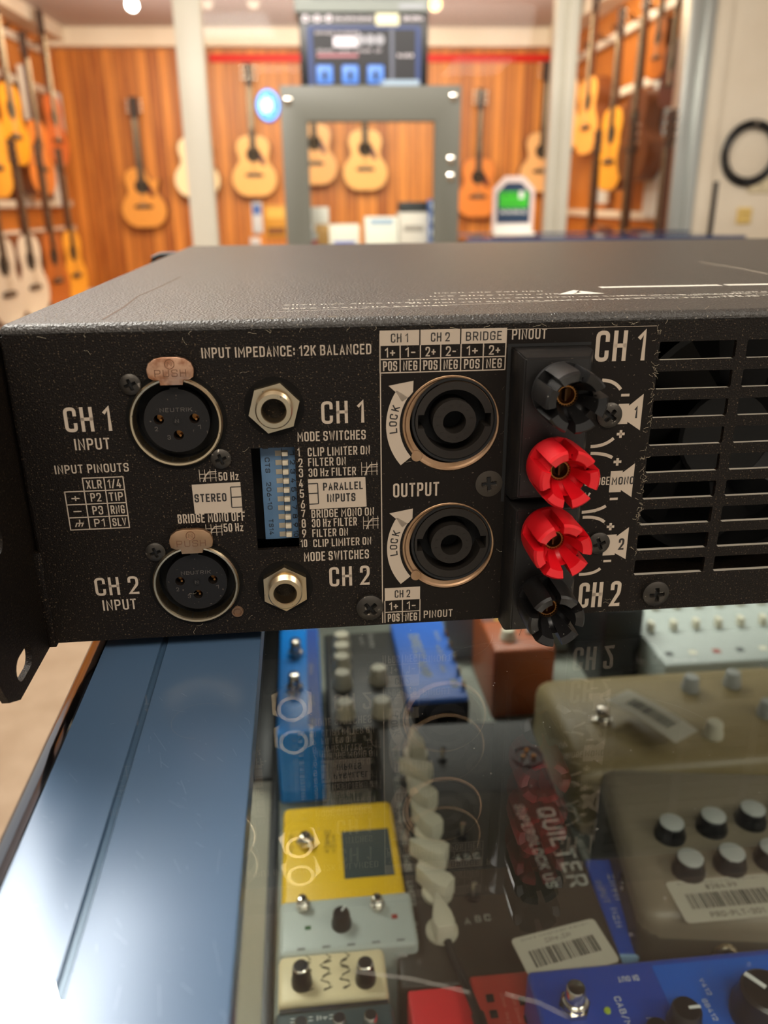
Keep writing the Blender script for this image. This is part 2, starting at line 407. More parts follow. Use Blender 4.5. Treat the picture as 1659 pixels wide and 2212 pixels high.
# ---------------------------------------------------------------- the amplifier
blk = mat('black_powder_coat', (18, 13, 9), .5, bump=(2400, .8, .0003), specks=(1900, .645, (80, 67, 52)), spec=.16)
blk_top = mat('black_textured_cover', (54, 51, 48), .38, bump=(1500, 1.0, .0005), specks=(1300, .70, (136, 128, 116)))
label_m = mat('printed_label_black', (18, 13, 9), .5, spec=.16, bump=(3500, .2, .0001), specks=(1700, .72, (80, 70, 60)))
dark = mat('dark_interior', (6, 6, 6), .8)
ink = mat('tan_white_ink', (166, 151, 134), .6)
inkb = mat('black_ink', (24, 19, 16), .6)
nickel = mat('nickel', (206, 188, 156), .28, 1.0, specks=(900, .72, (150, 140, 124)))
copper = mat('warm_nickel', (214, 170, 140), .32, 1.0, mottle=(400, (170, 120, 92), .45, .65))
zinc = mat('bronze_zinc', (180, 148, 118), .46, 1.0, mottle=(160, (160, 126, 94), .4, .7))
plas = mat('black_plastic', (19, 17, 16), .45, spec=.3, bump=(1800, .12, .0002), specks=(1100, .74, (80, 72, 64)))
plas2 = mat('grey_black_plastic', (33, 29, 25), .55, spec=.25, bump=(900, .2, .0002))
screw_m = mat('black_oxide_steel', (62, 58, 53), .42, .75, bump=(1500, .15, .0002), specks=(700, .7, (140, 132, 122)))
brass = mat('brass', (170, 118, 66), .4, 1.0)
A = Thing('power_amplifier', 'black two-channel power amplifier standing on the glass counter, rear panel to the front', 'amplifier', (216, 190, -5))
def circ(cx, cz, r, n=40, a0=0): return [(cx+r*cos(a0+2*pi*i/n), cz+r*sin(a0+2*pi*i/n)) for i in range(n)]
def rect(x0, x1, z0, z1): return [(x0, z0), (x1, z0), (x1, z1), (x0, z1)]
XS, ZS1, ZS2 = 114.66, 61.41, 24.72        # speaker sockets
X1, Z1, X2, Z2 = 40.8, 64.6, 41.7, 17.0    # xlr sockets
XJ1, ZJ1, XJ2, ZJ2 = 66.7, 67.8, 66.9, 14.5
WID, HT, DEP = 432, 88, 392
DX0, DX1, DZ0, DZ1 = 59.7, 71.5, 26.3, 56.4
# rear panel: a plate with real openings
vent = []
for c in range(10):
    for r in range(9):
        zb = 77.38-8.163*r; x0 = 171.93+25.1*c
        vent.append([(x0+.5, zb), (x0+21.5, zb), (x0+22, zb+.5), (x0+22, zb+4.7), (x0+21.7, zb+5), (x0+.3, zb+5), (x0, zb+4.7), (x0, zb+.5)])
holes = [rect(DX0, DX1, DZ0, DZ1), circ(XS, ZS1, 13.6), circ(XS, ZS2, 13.6), circ(X1, Z1, 11.6), circ(X2, Z2, 11.6)]
mb = MB(); mb.prism(rect(0, 170.4, 0, HT), holes, 0, 1.4)
mb.prism(rect(170.4, WID, 0, HT), vent, 0, 1.4)
for f in mb.b.faces:
    f.normal_update(); c = f.calc_center_median()
    if f.normal.z > .9 and c.x > 171 and 4 < c.z < 84: f.material_index = 1
RP = A.part(mb, 'rear_panel', [blk, mat('bare_steel_edge', (186, 178, 164), .5, .3)], smooth=0)
# printed label sheet over the connector section
mb = MB(); mb.prism(rect(95.0, 170.79, .6, 86.9), [circ(XS, ZS1, 13.7), circ(XS, ZS2, 13.7)], -.22, -.01)
A.part(mb, 'label_sheet', label_m, RP, smooth=0)
mb = MB(); mb.box(-1.2, WID+1.2, .3, DEP, 86.6, 90.6, 2.3, 4)
A.part(mb, 'top_cover', blk_top)
mb = MB(); mb.box(-1.2, .4, 1.5, DEP, 0, 87.5, .3); mb.box(WID-.4, WID+1.2, 1.5, DEP, 0, 87.5, .3)
mb.box(0, WID, 1.5, DEP, -.8, .8); mb.box(0, WID, DEP-2, DEP, 0, 87)
A.part(mb, 'chassis', blk)
mb = MB(); mb.box(2, 168, 30, 32, 1, 86); mb.box(166, 168, 2, 30, 1, 86); mb.box(168, WID-2, 60, 62, 1, 86)
A.part(mb, 'inner_baffle', dark)
mb = MB(); mb.prism([(-29, 0), (WID+29, 0), (WID+29, 40), (WID, 40), (WID, 88), (0, 88), (0, 40), (-29, 40)], [], DEP-12, DEP-4)
FPL = A.part(mb, 'front_panel', blk)
for xx, sg in ((0, -1), (WID, 1)):
    mb = MB(); mb.tube([(xx+sg*1, DEP-8, 85), (xx+sg*20, DEP-8, 85), (xx+sg*25, DEP-8, 83), (xx+sg*27, DEP-8, 78), (xx+sg*27, DEP-8, 34)], 2.2, 10); A.part(mb, 'handle', plas, FPL)
for (fx, fy) in ((40, 24), (WID-30, 24), (40, DEP-30), (WID-30, DEP-30)):
    mb = MB(); mb.lathe([(0, -4.7), (7.2, -4.7), (8, -4), (8.5, -.8), (0, -.8)], 24, Matrix.Translation((fx, fy, 0)))
    A.part(mb, 'foot', plas)
# rear rack support ear, left
ear_o = [(-36, 88), (-36.5, 8), (-33.5, 2.4), (-26.5, -1.3), (2, -1.3), (8, 2), (14, 88)]
def slot(cy, cz, w, h):
    r = h/2; o = []
    for k in range(9): a = -pi/2+pi*k/8; o.append((cy+w/2-r+r*cos(a), cz+r*sin(a)))
    for k in range(9): a = pi/2+pi*k/8; o.append((cy-w/2+r+r*cos(a), cz+r*sin(a)))
    return o
mb = MB(); mb.prism(ear_o, [slot(-19.6, 5.6, 12.5, 6.8), slot(-24.5, 41.5, 12.5, 7.2), slot(-24.5, 76, 12.5, 6.8)], 0, 1.8, M=Matrix(((0, -1, 0, -1.9), (1, 0, 0, 0), (0, 0, 1, 0), (0, 0, 0, 1))))
EAR = A.part(mb, 'rack_support_ear', blk, smooth=0)
mb = MB(); mb.box(-2.2, .2, -.4, 2, -1.2, 28.6, .3); A.part(mb, 'ear_flange', blk, EAR)
# fan behind the vents
mb = MB(); Mf = Matrix.Translation((213, 40, 45)) @ Matrix.Rotation(pi/2, 4, 'X')
mb.lathe([(38, -2), (40, -2), (40, 14), (38, 14)], 48, Mf, close=True); mb.lathe([(0, 8), (15, 8), (16, 7), (16, -4), (0, -4)], 32, Mf)
for k in range(7):
    a = 2*pi*k/7
    q = [(15*cos(a), 15*sin(a), 7), (37*cos(a+.25), 37*sin(a+.25), 8), (37*cos(a+.75), 37*sin(a+.75), -2), (15*cos(a+.6), 15*sin(a+.6), -3)]
    mb.face([Mf @ Vector(p) for p in q])
A.part(mb, 'cooling_fan', mat('fan_black', (14, 13, 12), .5))

def pscrew(x, z, r, h=1.6, rot=0, m=None, y=0, parent=None, name='screw'):
    """pan-head cross screw, its head towards the viewer"""
    mb = MB(Matrix.Translation((x, y, z)) @ Matrix.Rotation(pi/2, 4, 'X'))
    w, l = r*.13, r*.52; n = 48; t = bmesh.new()
    # domed head with a cross recess: radial grid, heights from the dome minus the recess
    rad = [0, .1, .16, .24, .34, .45, .5, .58, .7, .82, .92, 1.0]; rings = []
    for q in rad:
        ring = []
        for i in range(n):
            a = 2*pi*i/n; xx, yy = q*r*cos(a), q*r*sin(a)
            zz = h*(1-.42*q**2.6); ca, sa = cos(rot), sin(rot); u = abs(xx*ca+yy*sa); v = abs(-xx*sa+yy*ca)
            if (u < w and v < l) or (v < w and u < l) or (u+v < l*.62): zz -= h*.62
            ring.append(t.verts.new((xx, yy, zz)))
        rings.append(ring)
    rings.append([t.verts.new((r*1.0*cos(2*pi*i/n), r*sin(2*pi*i/n), 0)) for i in range(n)])
    for a_, b_ in zip(rings[1:], rings[2:]):
        for i in range(n): t.faces.new((a_[i], a_[(i+1) % n], b_[(i+1) % n], b_[i]))
    for v in rings[0][1:]: t.verts.remove(v)
    for i in range(n): t.faces.new((rings[0][0], rings[1][i], rings[1][(i+1) % n]))
    bmesh.ops.recalc_face_normals(t, faces=t.faces); mb.join(t)
    # dark recess faces of the cross
    for (a, b) in ((w*.85, l*.97), (l*.97, w*.85)):
        ca, sa = cos(rot), sin(rot)
        pts = [(-a, -b), (a, -b), (a, b), (-a, b)]
        mb.face([(p[0]*ca-p[1]*sa, p[0]*sa+p[1]*ca, h*.40+(.01 if a > b else 0)) for p in pts], 1)
    return A.part(mb, name, [m or screw_m, dark], parent)

# XLR sockets
def xlr(cx, cz, tabm):
    Mx = Matrix.Translation((cx, 0, cz)) @ Matrix.Rotation(pi/2, 4, 'X')
    mb = MB()                                   # black flange, thin and mostly hidden behind the panel
    mb.lathe([(11.9, -.1), (13.1, -.1), (13.1, .35), (11.9, .35)], 56, Mx, close=True)
    S = A.part(mb, 'input_socket', mat('dull_black_washer', (11, 9, 7), .6, spec=.12))
    mb = MB(); mb.lathe([(10.95, -3), (10.95, .9), (11.25, 1.5), (11.75, 1.6), (12.15, 1.1), (12.2, .2), (11.9, -3)], 64, Mx)
    A.part(mb, 'shell_ring', nickel, S)
    mb = MB(); mb.lathe([(10.97, 1.0), (10.97, -6), (0, -6)], 48, Mx); A.part(mb, 'socket_well', dark, S)
    mb = MB()
    pin = [(-4.7, .5), (4.6, .5), (.05, -3.9)]
    hs = [circ(a, b, 1.35, 20) for a, b in pin]
    mb.prism(circ(0, 0, 8.6, 56), hs, .5, 5.5, bev=0)
    ring_ = MB(Matrix.Translation((cx, 0, cz)))
    for v in mb.b.verts: v.co = v.co + Vector((cx, 0, cz))
    # key rib, small marks, raised centre mark
    mb.box(cx-1.2, cx+1.2, .6, 4, cz+7.9, cz+9.1, .3)
    mb.lathe([(1.15, -.5), (1.15, -.38), (1.0, -.38), (1.0, -.5)], 24, Mx, close=True)
    I = A.part(mb, 'contact_insert', plas, S)
    mb = MB()
    text_local(mb, 'NEUTRIK', 8.4, 1.1, lambda u, v: (cx-4.2+u, +.46, cz+2.5+v))
    text_local(mb, 'N', .9, 1.0, lambda u, v: (cx-.45+u, +.46, cz-.5+v))
    for s_, (a, b) in zip('213', ((-6.0, -2.6), (5.3, -2.4), (-2.9, -5.0))): text_local(mb, s_, .8, 1.2, lambda u, v: (cx+a+u, .46, cz+b+v))
    A.part(mb, 'moulded_mark', mat('moulded_grey', (78, 72, 66), .5), S, smooth=0)
    for a, b in pin:
        mb = MB(); mb.cyl((cx+a, 3.4, cz+b), (cx+a, 6, cz+b), .9, 16); mb.cyl((cx+a+.35, 1.4, cz+b-.35), (cx+a+.35, 4, cz+b-.35), .32, 10)
        A.part(mb, 'contact', brass, S)
    # push tab: rounded tongue over the ring with a narrow neck
    o = []
    for k in range(9): a = pi*k/8; o.append((cx+3.9+1.7*cos(a-pi/2) if k < 0 else 0, 0)) if False else None
    hw, z0, z1 = 6.0, cz+11.6, cz+17.5
    o = [(cx-2.9, cz+10.2), (cx+2.9, cz+10.2), (cx+3.1, z0-.1), (cx+hw-1.4, z0), (cx+hw-.3, z0+.6), (cx+hw, z0+2), (cx+hw, z1-3), (cx+hw-.6, z1-1.5), (cx+hw-2.2, z1-.35), (cx+2, z1), (cx-2, z1), (cx-hw+2.2, z1-.35), (cx-hw+.6, z1-1.5), (cx-hw, z1-3), (cx-hw, z0+2), (cx-hw+.3, z0+.6), (cx-hw+1.4, z0), (cx-3.1, z0-.1)]
    mb = MB(); mb.prism(o, [], -2.5, -1.3, bev=.3)
    tab = A.part(mb, 'push_tab', tabm, S)
    mb = MB(); text_local(mb, 'PUSH', 8.0, 1.9, lambda u, v: (cx-4+u, -2.53, z0+.8+v), .8)
    mb.tube([(cx+1.2*cos(a*pi/8), -2.53, z0+4.1+1.2*sin(a*pi/8)) for a in range(16)], .12, 5, closed=True)
    text_local(mb, 'N', 1.1, 1.2, lambda u, v: (cx-.55+u, -2.53, z0+3.5+v), .8)
    A.part(mb, 'pressed_mark', mat('dark_copper', (120, 84, 62), .5, .6), S, smooth=0)
    return S
sx1 = xlr(X1, Z1, copper); sx2 = xlr(X2, Z2, zinc)
for x, z, m in ((30.1, 75.0, None), (51.6, 54.0, None), (31.4, 27.5, None)): pscrew(x, z, 2.75, 1.5, .3, m)
mb = MB(); mb.lathe([(0, .05), (1.0, .05), (1.2, .5), (1.6, .5), (1.8, 0)], 24, Matrix.Translation((52.6, 0, 7.1)) @ Matrix.Rotation(pi/2, 4, 'X'))
A.part(mb, 'rivet', mat('dull_copper', (120, 92, 70), .5, .7))
# quarter-inch jacks
def jack(cx, cz, rot):
    Mj = Matrix.Translation((cx, 0, cz)) @ Matrix.Rotation(pi/2, 4, 'X')
    mb = MB(); mb.lathe([(5.2, 0), (8.0, 0), (8.0, .12), (5.2, .15)], 40, Mj, close=True); S = A.part(mb, 'jack_socket', mat('dull_black_washer', (11, 9, 7), .6, spec=.12))
    hexo = [(cx+7.0*cos(rot+pi*k/3), cz+7.0*sin(rot+pi*k/3)) for k in range(6)]
    mb = MB(); mb.prism(hexo, [circ(cx, cz, 4.6, 36)], -2.3, -.1, bev=.45); A.part(mb, 'hex_nut', nickel, S)
    mb = MB(); prof = [(3.15, 6), (3.15, 4.9), (3.35, 5.2), (4.5, 5.2), (4.85, 4.9)]
    z = 4.9
    while z > 2.2: prof += [(4.85, z), (4.6, z-.22)]; z -= .44
    prof += [(4.7, 2.0)]
    mb.lathe(prof[1:], 48, Mj); mb.lathe([(3.15, 4.9), (3.15, -6)], 36, Mj); A.part(mb, 'threaded_bush', nickel, S)
    mb = MB(); mb.lathe([(3.1, -4), (0, -4)], 24, Mj); mb.cyl((cx+1.2, 0, cz+.6), (cx+1.2, 3.5, cz+.6), .5, 8); A.part(mb, 'socket_well', dark, S)
jack(XJ1, ZJ1, .25); jack(XJ2, ZJ2, .52)
# DIP switch
dip_b = mat('blue_switch_body', (74, 102, 130), .5, mottle=(120, (64, 90, 116), .4, .7)); cream = mat('cream_plastic', (190, 178, 156), .45)
D0, D1, E0, E1 = 61.9, 71.6, 28.0, 56.6
mb = MB(); mb.box(D0, D1, 3.6, 12, E0, E1, .15); SWB = A.part(mb, 'mode_switch_bank', dip_b)
mb = MB(); pw = (E1-E0-1.6)/10
for k in range(10):
    zc = E1-1.5-pw*(k+.5)
    mb.box(66.0, 69.6, 3.52, 3.62, zc-.75, zc+.75, 0, mi=0)
A.part(mb, 'slider_slot', mat('slot_cream', (136, 126, 108), .6), SWB, smooth=0)
for k in range(10):
    zc = E1-1.5-pw*(k+.5); mb = MB(); mb.box(67.9, 69.5, 2.4, 3.6, zc-.62, zc+.62, .12); A.part(mb, 'slider', cream, SWB)
mb = MB()
mb.box(67.75, 67.95, 3.5, 3.55, E0+1, E1-1.5)
for k in range(10):
    zc = E1-1.5-pw*(k+.5); t = str(k+1)
    text_local(mb, t, 1.35 if k < 9 else 2.0, 1.5, lambda u, v: (70.0+v*.9, 3.5, zc+.65+(.3 if k == 9 else 0)-u), 1.3)
for s_, zt, wd in (('CTS', 52.6, 4.4), ('206-10', 45.4, 8.2), ('TS14', 34.2, 4.8)):
    text_local(mb, s_, wd, 1.3, lambda u, v: (63.1+v, 3.5, zt-u), 1.15)
text_local(mb, 'ON', 2.2, 1.2, lambda u, v: (66.5+u, 3.5, E1-1.3+v)); mb.box(62.6, 64.2, 3.5, 3.55, E1-1.5, E1-.2)
A.part(mb, 'switch_print', mat('dark_print', (14, 16, 22), .6), SWB, smooth=0)
mb = MB(); mb.box(DX0-1, DX1+2, 13, 14, DZ0-2, DZ1+2); A.part(mb, 'window_backing', dark)
# speaker sockets
def speakon(cx, cz):
    Ms = Matrix.Translation((cx, 0, cz)) @ Matrix.Rotation(pi/2, 4, 'X')
    mb = MB(); mb.lathe([(13.65, -1.0), (13.65, -.1), (13.35, .12), (12.9, .05), (12.5, -.35), (11.4, -.5), (11.4, -3), (13.6, -3)], 64, Ms, close=True)
    S = A.part(mb, 'speaker_socket', zinc)
    mb = MB(); mb.lathe([(11.75, -1.6), (11.95, -.2), (11.8, .35), (11.3, .3), (11.0, -.3), (11.0, -3)], 64, Matrix.Translation((.95, 0, .9)) @ Ms)
    A.part(mb, 'socket_shade_collar', dark, S)  # dark ring, offset upward to put the recess's shadow into its colour
    # outer black ring with two keyways
    def keyed(r, kw, kd, n=64):
        o = []; b = math.asin(kw/r)
        for c in (0, pi):
            sg = 1 if c == 0 else -1
            o += [(sg*(r+kd), -sg*kw), (sg*(r+kd), sg*kw)]
            for i in range(n//2+1): a = c+b+(pi-2*b)*i/(n//2); o.append((r*cos(a), r*sin(a)))
        return [(cx+.95+x, cz+.85+z) for x, z in o]
    mb = MB(); mb.prism(circ(cx+.95, cz+.85, 10.9, 64), [keyed(8.7, 1.9, 1.45)], -.15, 8); A.part(mb, 'locking_ring', plas2, S)
    mb = MB(); mb.prism(circ(cx+.9, cz+.7, 6.05, 48), [circ(cx+.9, cz+.5, 3.2, 32)], -.4, 8, bev=.3)
    for k in range(12):
        a = 2*pi*k/12+.2; mb.box(cx+.9+4.7*cos(a)-.35, cx+.9+4.7*cos(a)+.35, -.5, -.3, cz+.7+4.7*sin(a)-.12, cz+.7+4.7*sin(a)+.12)
    A.part(mb, 'centre_core', plas2, S)
    mb = MB(); mb.lathe([(12.2, -7), (0, -7)], 40, Ms); mb.lathe([(12.2, -7), (12.2, -2)], 40, Ms); A.part(mb, 'socket_well', dark, S)
    mb = MB(); mb.lathe([(0, .25), (1.5, .25), (1.6, .1)], 20, Matrix.Translation((cx-9.5, -.0, cz-8.9)) @ Matrix.Rotation(pi/2, 4, 'X')); A.part(mb, 'rivet', zinc, S)
speakon(XS, ZS1); speakon(XS, ZS2)
pscrew(91.4, 6.5, 4.0, 2.2, .75); pscrew(125.9, 43.6, 3.9, .8, .1, mat('dull_black_screw', (58, 52, 44), .55, .4)); pscrew(159.2, 62.6, 3.6, 2.0, .9); pscrew(159.6, 23.7, 3.4, 1.8, .3); pscrew(179.2, 6.0, 4.1, 2.2, .05)
# binding post blocks and posts
def block(z0, z1):
    mb = MB(); x0, x1, d, c = 130.7, 151.6, -8.2, 1.7
    t = bmesh.new()
    def loop(i, y): return [t.verts.new((x, y, z)) for x, z in ((x0+i, z0+i), (x1-i, z0+i), (x1-i, z1-i), (x0+i, z1-i))]
    L = [loop(0, .5), loop(.15, -5.6), loop(c, d)]
    for a, b in zip(L, L[1:]):
        for i in range(4): t.faces.new((a[i], a[(i+1) % 4], b[(i+1) % 4], b[i]))
    t.faces.new(L[-1]); bmesh.ops.recalc_face_normals(t, faces=t.faces)
    bmesh.ops.bevel(t, geom=[e for e in t.edges if e.calc_face_angle(0) > .3], offset=.35, segments=2, affect='EDGES')
    mb.join(t); return A.part(mb, 'binding_post_block', mat('block_plastic', (22, 20, 19), .4, bump=(1500, .2, .0002), specks=(900, .75, (90, 82, 74))))
B1 = block(40.2, 82.0); B2 = block(-1.2, 39.7)
mb = MB(); mb.box(129.6, 130.5, -.35, .6, 38, 82.6); mb.box(129.6, 152.5, -.3, .4, 82.1, 82.9); A.part(mb, 'block_gap', dark)
redp = mat('red_plastic', (196, 12, 24), .36, bump=(1500, .08, .0002)); blkp = mat('glossy_black_plastic', (20, 19, 19), .33, bump=(1300, .12, .0002), specks=(900, .74, (120, 116, 108)))
def post(cx, cz, rot, m, label):
    """castellated binding post cap pointing at the viewer"""
    y0, L = -8.2, 17.2; N = 6; T = Matrix.Translation((cx, y0, cz)) @ Matrix.Rotation(pi/2, 4, 'X')
    mb = MB(T); t = bmesh.new()
    st = [(0, 5.4, 0), (.4, 6.1, 0), (1.5, 7.2, 0), (3.2, 7.8, 0), (5.0, 7.95, 0), (5.05, 7.95, 1), (8, 8.0, 1), (11, 8.05, 1), (14.0, 8.0, 1), (16.5, 7.9, 1), (17.2, 7.3, 1)]
    half = .175; ang = []
    for k in range(N):
        a = rot+2*pi*k/N; p = 2*pi/N
        ang += [(a-half, 0), (a-half+.005, 1), (a, 1), (a+half-.005, 1), (a+half, 0)]
        for q in (.25, .5, .75): ang.append((a+half+(p-2*half)*q, 0))
    rows = []
    for s_, r, cut in st:
        row = []
        for a, sl in ang:
            rr_ = r
            if sl and cut: rr_ = 5.5-.05*(s_-5)
            row.append(t.verts.new((rr_*cos(a), rr_*sin(a), s_)))
        rows.append(row)
    n = len(ang)
    # front: inner rim, teeth higher than the slots, then the bore
    for rad, hs, hn in ((5.35, 16.7, 10.6), (3.9, 11.4, 10.0)):
        rows.append([t.verts.new(((rad if not (sl and rad > 5) else 4.6)*cos(a), (rad if not (sl and rad > 5) else 4.6)*sin(a), hn if sl else hs)) for a, sl in ang])
    rows.append([t.verts.new((3.0*cos(a), 3.0*sin(a), 9.2)) for a, sl in ang])
    rows.append([t.verts.new((2.75*cos(a), 2.75*sin(a), 8.8)) for a, sl in ang])
    rows.append([t.verts.new((2.7*cos(a), 2.7*sin(a), 4.5)) for a, sl in ang])
    # slot mouths run out through the front face
    for i, (a, sl) in enumerate(ang):
        if sl:
            v = rows[len(st)-1][i]; v.co = Vector((4.95*cos(a), 4.95*sin(a), 11.2))
            v = rows[len(st)-2][i]; v.co = Vector((5.1*cos(a), 5.1*sin(a), 11.6))
    for ra, rb in zip(rows, rows[1:]):
        for i in range(n):
            j = (i+1) % n
            t.faces.new((ra[i], ra[j], rb[j], rb[i]))
    t.faces.new(rows[0]); bmesh.ops.recalc_face_normals(t, faces=t.faces)
    mb.join(t); P = A.part(mb, 'binding_post', m, label=label, smooth=28)
    mb = MB(T); gear = []
    for i in range(48): gear.append(((2.75 if i % 2 else 2.45)*cos(2*pi*i/48), (2.75 if i % 2 else 2.45)*sin(2*pi*i/48)))
    t2 = MB(); t2.prism(gear, [circ(0, 0, 2.2, 24)], -8.0, -5)
    for v in t2.b.verts: v.co = Vector((v.co.x, v.co.z, -v.co.y))
    mb.join(t2.b); A.part(mb, 'splined_collar', brass, P)
    mb = MB(T); mb.lathe([(2.6, 5), (0, 5)], 24); mb.box(-.25, .25, -1.6, 1.6, 5, 7.6); A.part(mb, 'contact_core', mat('dull_brass', (96, 66, 36), .5, .8), P)
post(141.3, 72.2, .35, blkp, 'black plastic castellated cap'); post(141.0, 52.2, .5, redp, 'red plastic castellated cap')
post(140.7, 32.3, .75, redp, 'red plastic castellated cap'); post(140.4, 11.7, .62, blkp, 'black plastic castellated cap')
# printed legends
IP = MB(); IK = Ink(IP)
YT = -.07
def fnp(x0, z0, y=YT): return lambda u, v: (x0+u, y, z0+v)
def T(s, bl, br, tl, mb=None, y=None, bold=1.0):
    if isinstance(mb, Ink): bold = 1.25
    y = YT if y is None else y
    a = pan(*bl); b = pan(*br); c = pan(*tl)
    text_local(mb or IP, s, b[0]-a[0], c[1]-a[1], fnp(a[0], (a[1]+b[1])/2, y), bold)
def line(mb, p, q, w, y=None):
    y = YT if y is None else y
    ribbon(mb, [p, q], w, lambda u, v: (u, y, v))
def lpx(mb, p, q, w=.28, y=None): line(mb, pan(*p), pan(*q), w, y)
T('INPUT IMPEDANCE: 12K BALANCED', (436, 773), (802, 766), (437, 750))
T('CH 1', (143, 936), (243, 929), (140, 882)); T('INPUT', (163, 973), (239, 970), (161, 948))
T('INPUT PINOUTS', (120, 1025), (279, 1018), (118, 1006))
cx_ = [pan(140, 1064)[0], pan(182, 1061)[0], pan(228, 1058)[0], pan(269, 1056)[0]]
rz_ = [pan(178, 1033)[1], pan(182, 1061)[1], pan(186, 1089)[1], pan(190, 1117)[1], pan(194, 1143)[1]]
for k in range(5): line(IP, (cx_[1 if k == 0 else 0]-.12, rz_[k]), (cx_[3]+.12, rz_[k]), .3)
line(IP, (cx_[0], rz_[1]), (cx_[0], rz_[4]), .3)
for k in (1, 2, 3): line(IP, (cx_[k], rz_[0]), (cx_[k], rz_[4]), .3)
def cell(s, x0, x1, z0, z1, mb=None, wf=.62, hf=.66, y=None, bold=1.0):
    y = YT if y is None else y
    w = (x1-x0)*wf; h = (z1-z0)*hf
    text_local(mb or IP, s, w, h, fnp((x0+x1-w)/2, (z0+z1-h)/2, y), bold)
cell('XLR', cx_[1], cx_[2], rz_[1], rz_[0], wf=.72); cell('1/4', cx_[2], cx_[3], rz_[1], rz_[0], wf=.7)
for r, (a, b, c) in enumerate((('+', 'P2', 'TIP'), ('-', 'P3', 'RNG'), ('^', 'P1', 'SLV'))):
    zt, zb = rz_[r+1], rz_[r+2]
    cell(a, cx_[0], cx_[1], zb, zt, wf=.42); cell(b, cx_[1], cx_[2], zb, zt, wf=.5); cell(c, cx_[2], cx_[3], zb, zt, wf=.74)
def icon(px0, px1, pyt, pyb, mb=None):
    a = pan(px0, pyb); b = pan(px1, pyt); x0, z0, x1, z1 = a[0], a[1], b[0], b[1]; w, h = x1-x0, z1-z0
    for k in range(4): line(IP, (x0+.05+w*.31*k, z0), (x0+.05+w*.31*k, z1), .16)
    for f in (.3, .62): line(IP, (x0, z0+h*f), (x1, z0+h*f), .16)
    ribbon(IP, [(x0+w*.2, z0), (x0+w*.34, z0+h*.45), (x0+w*.55, z0+h*.78), (x1, z0+h*.8)], .3, lambda u, v: (u, YT-.01, v))
icon(432, 467, 1013, 1041); T('50 Hz', (473, 1039), (516, 1036), (472, 1021)); icon(446, 480, 1131, 1158); T('50 Hz', (484, 1149), (526, 1147), (483, 1131))
def patch(p, mb=None, y=None):
    y = YT+.02 if y is None else y
    (mb or IP).face([(pan(*q)[0], y, pan(*q)[1]) for q in p])
patch(((414, 1047), (421, 1110), (524, 1106), (519, 1041)))
T('STEREO', (421, 1085), (490, 1083), (419, 1067), IK, YT-.03)
for a, b in (((498, 1052), (520, 1051)), ((499, 1074), (521, 1073)), ((501, 1096), (523, 1095)), ((498, 1052), (501, 1096))): lpx(IK, a, b, .3, YT-.03)
T('BRIDGE MONO OFF', (385, 1131), (530, 1125), (383, 1111))
T('CH 2', (208, 1287), (302, 1283), (204, 1248)); T('INPUT', (224, 1320), (296, 1315), (222, 1297))
T('CH 1', (695, 916), (787, 913), (692, 867)); T('MODE SWITCHES', (643, 955), (790, 948), (641, 934))
rows = [('1', 'CLIP LIMITER ON', (643, 986), (665, 986), (799, 981), 967), ('2', 'FILTER ON', (645, 1009), (666, 1008), (747, 1004), 990), ('3', '30 Hz FILTER', (646, 1031), (667, 1030), (769, 1026), 1012),
        ('4', '', (646, 1053), 0, 0, 1035), ('5', '', (648, 1075), 0, 0, 1057), ('6', '', (650, 1098), 0, 0, 1080), ('7', 'BRIDGE MONO ON', (651, 1117), (673, 1119), (808, 1113), 1101), ('8', '30 Hz FILTER', (652, 1140), (674, 1139), (771, 1135), 1121),
        ('9', 'FILTER ON', (653, 1161), (675, 1160), (752, 1157), 1143), ('10', 'CLIP LIMITER ON', (650, 1182), (677, 1182), (802, 1176), 1165)]
for n_, s_, bl, tb, te, ty in rows:
    T(n_, bl, (bl[0]+(5 if n_ == '1' else 14 if n_ == '10' else 9), bl[1]), (bl[0], ty))
    if s_: T(s_, tb, te, (tb[0], ty))
icon(781, 816, 997, 1027); icon(785, 818, 1114, 1143)
patch(((665, 1035), (669, 1100), (792, 1094), (789, 1030)))
T('PARALLEL', (698, 1060), (784, 1056), (697, 1043), IK, YT-.03); T('INPUTS', (707, 1085), (768, 1082), (706, 1067), IK, YT-.03)
for a, b in (((666, 1045), (686, 1044)), ((667, 1066), (687, 1065)), ((668, 1089), (688, 1088)), ((686, 1044), (688, 1088))): lpx(IK, a, b, .3, YT-.03)
T('MODE SWITCHES', (657, 1212), (797, 1207), (656, 1192)); T('CH 2', (712, 1267), (799, 1263), (709, 1225))
A.part(IP, 'panel_print', [ink, inkb], RP, smooth=0)
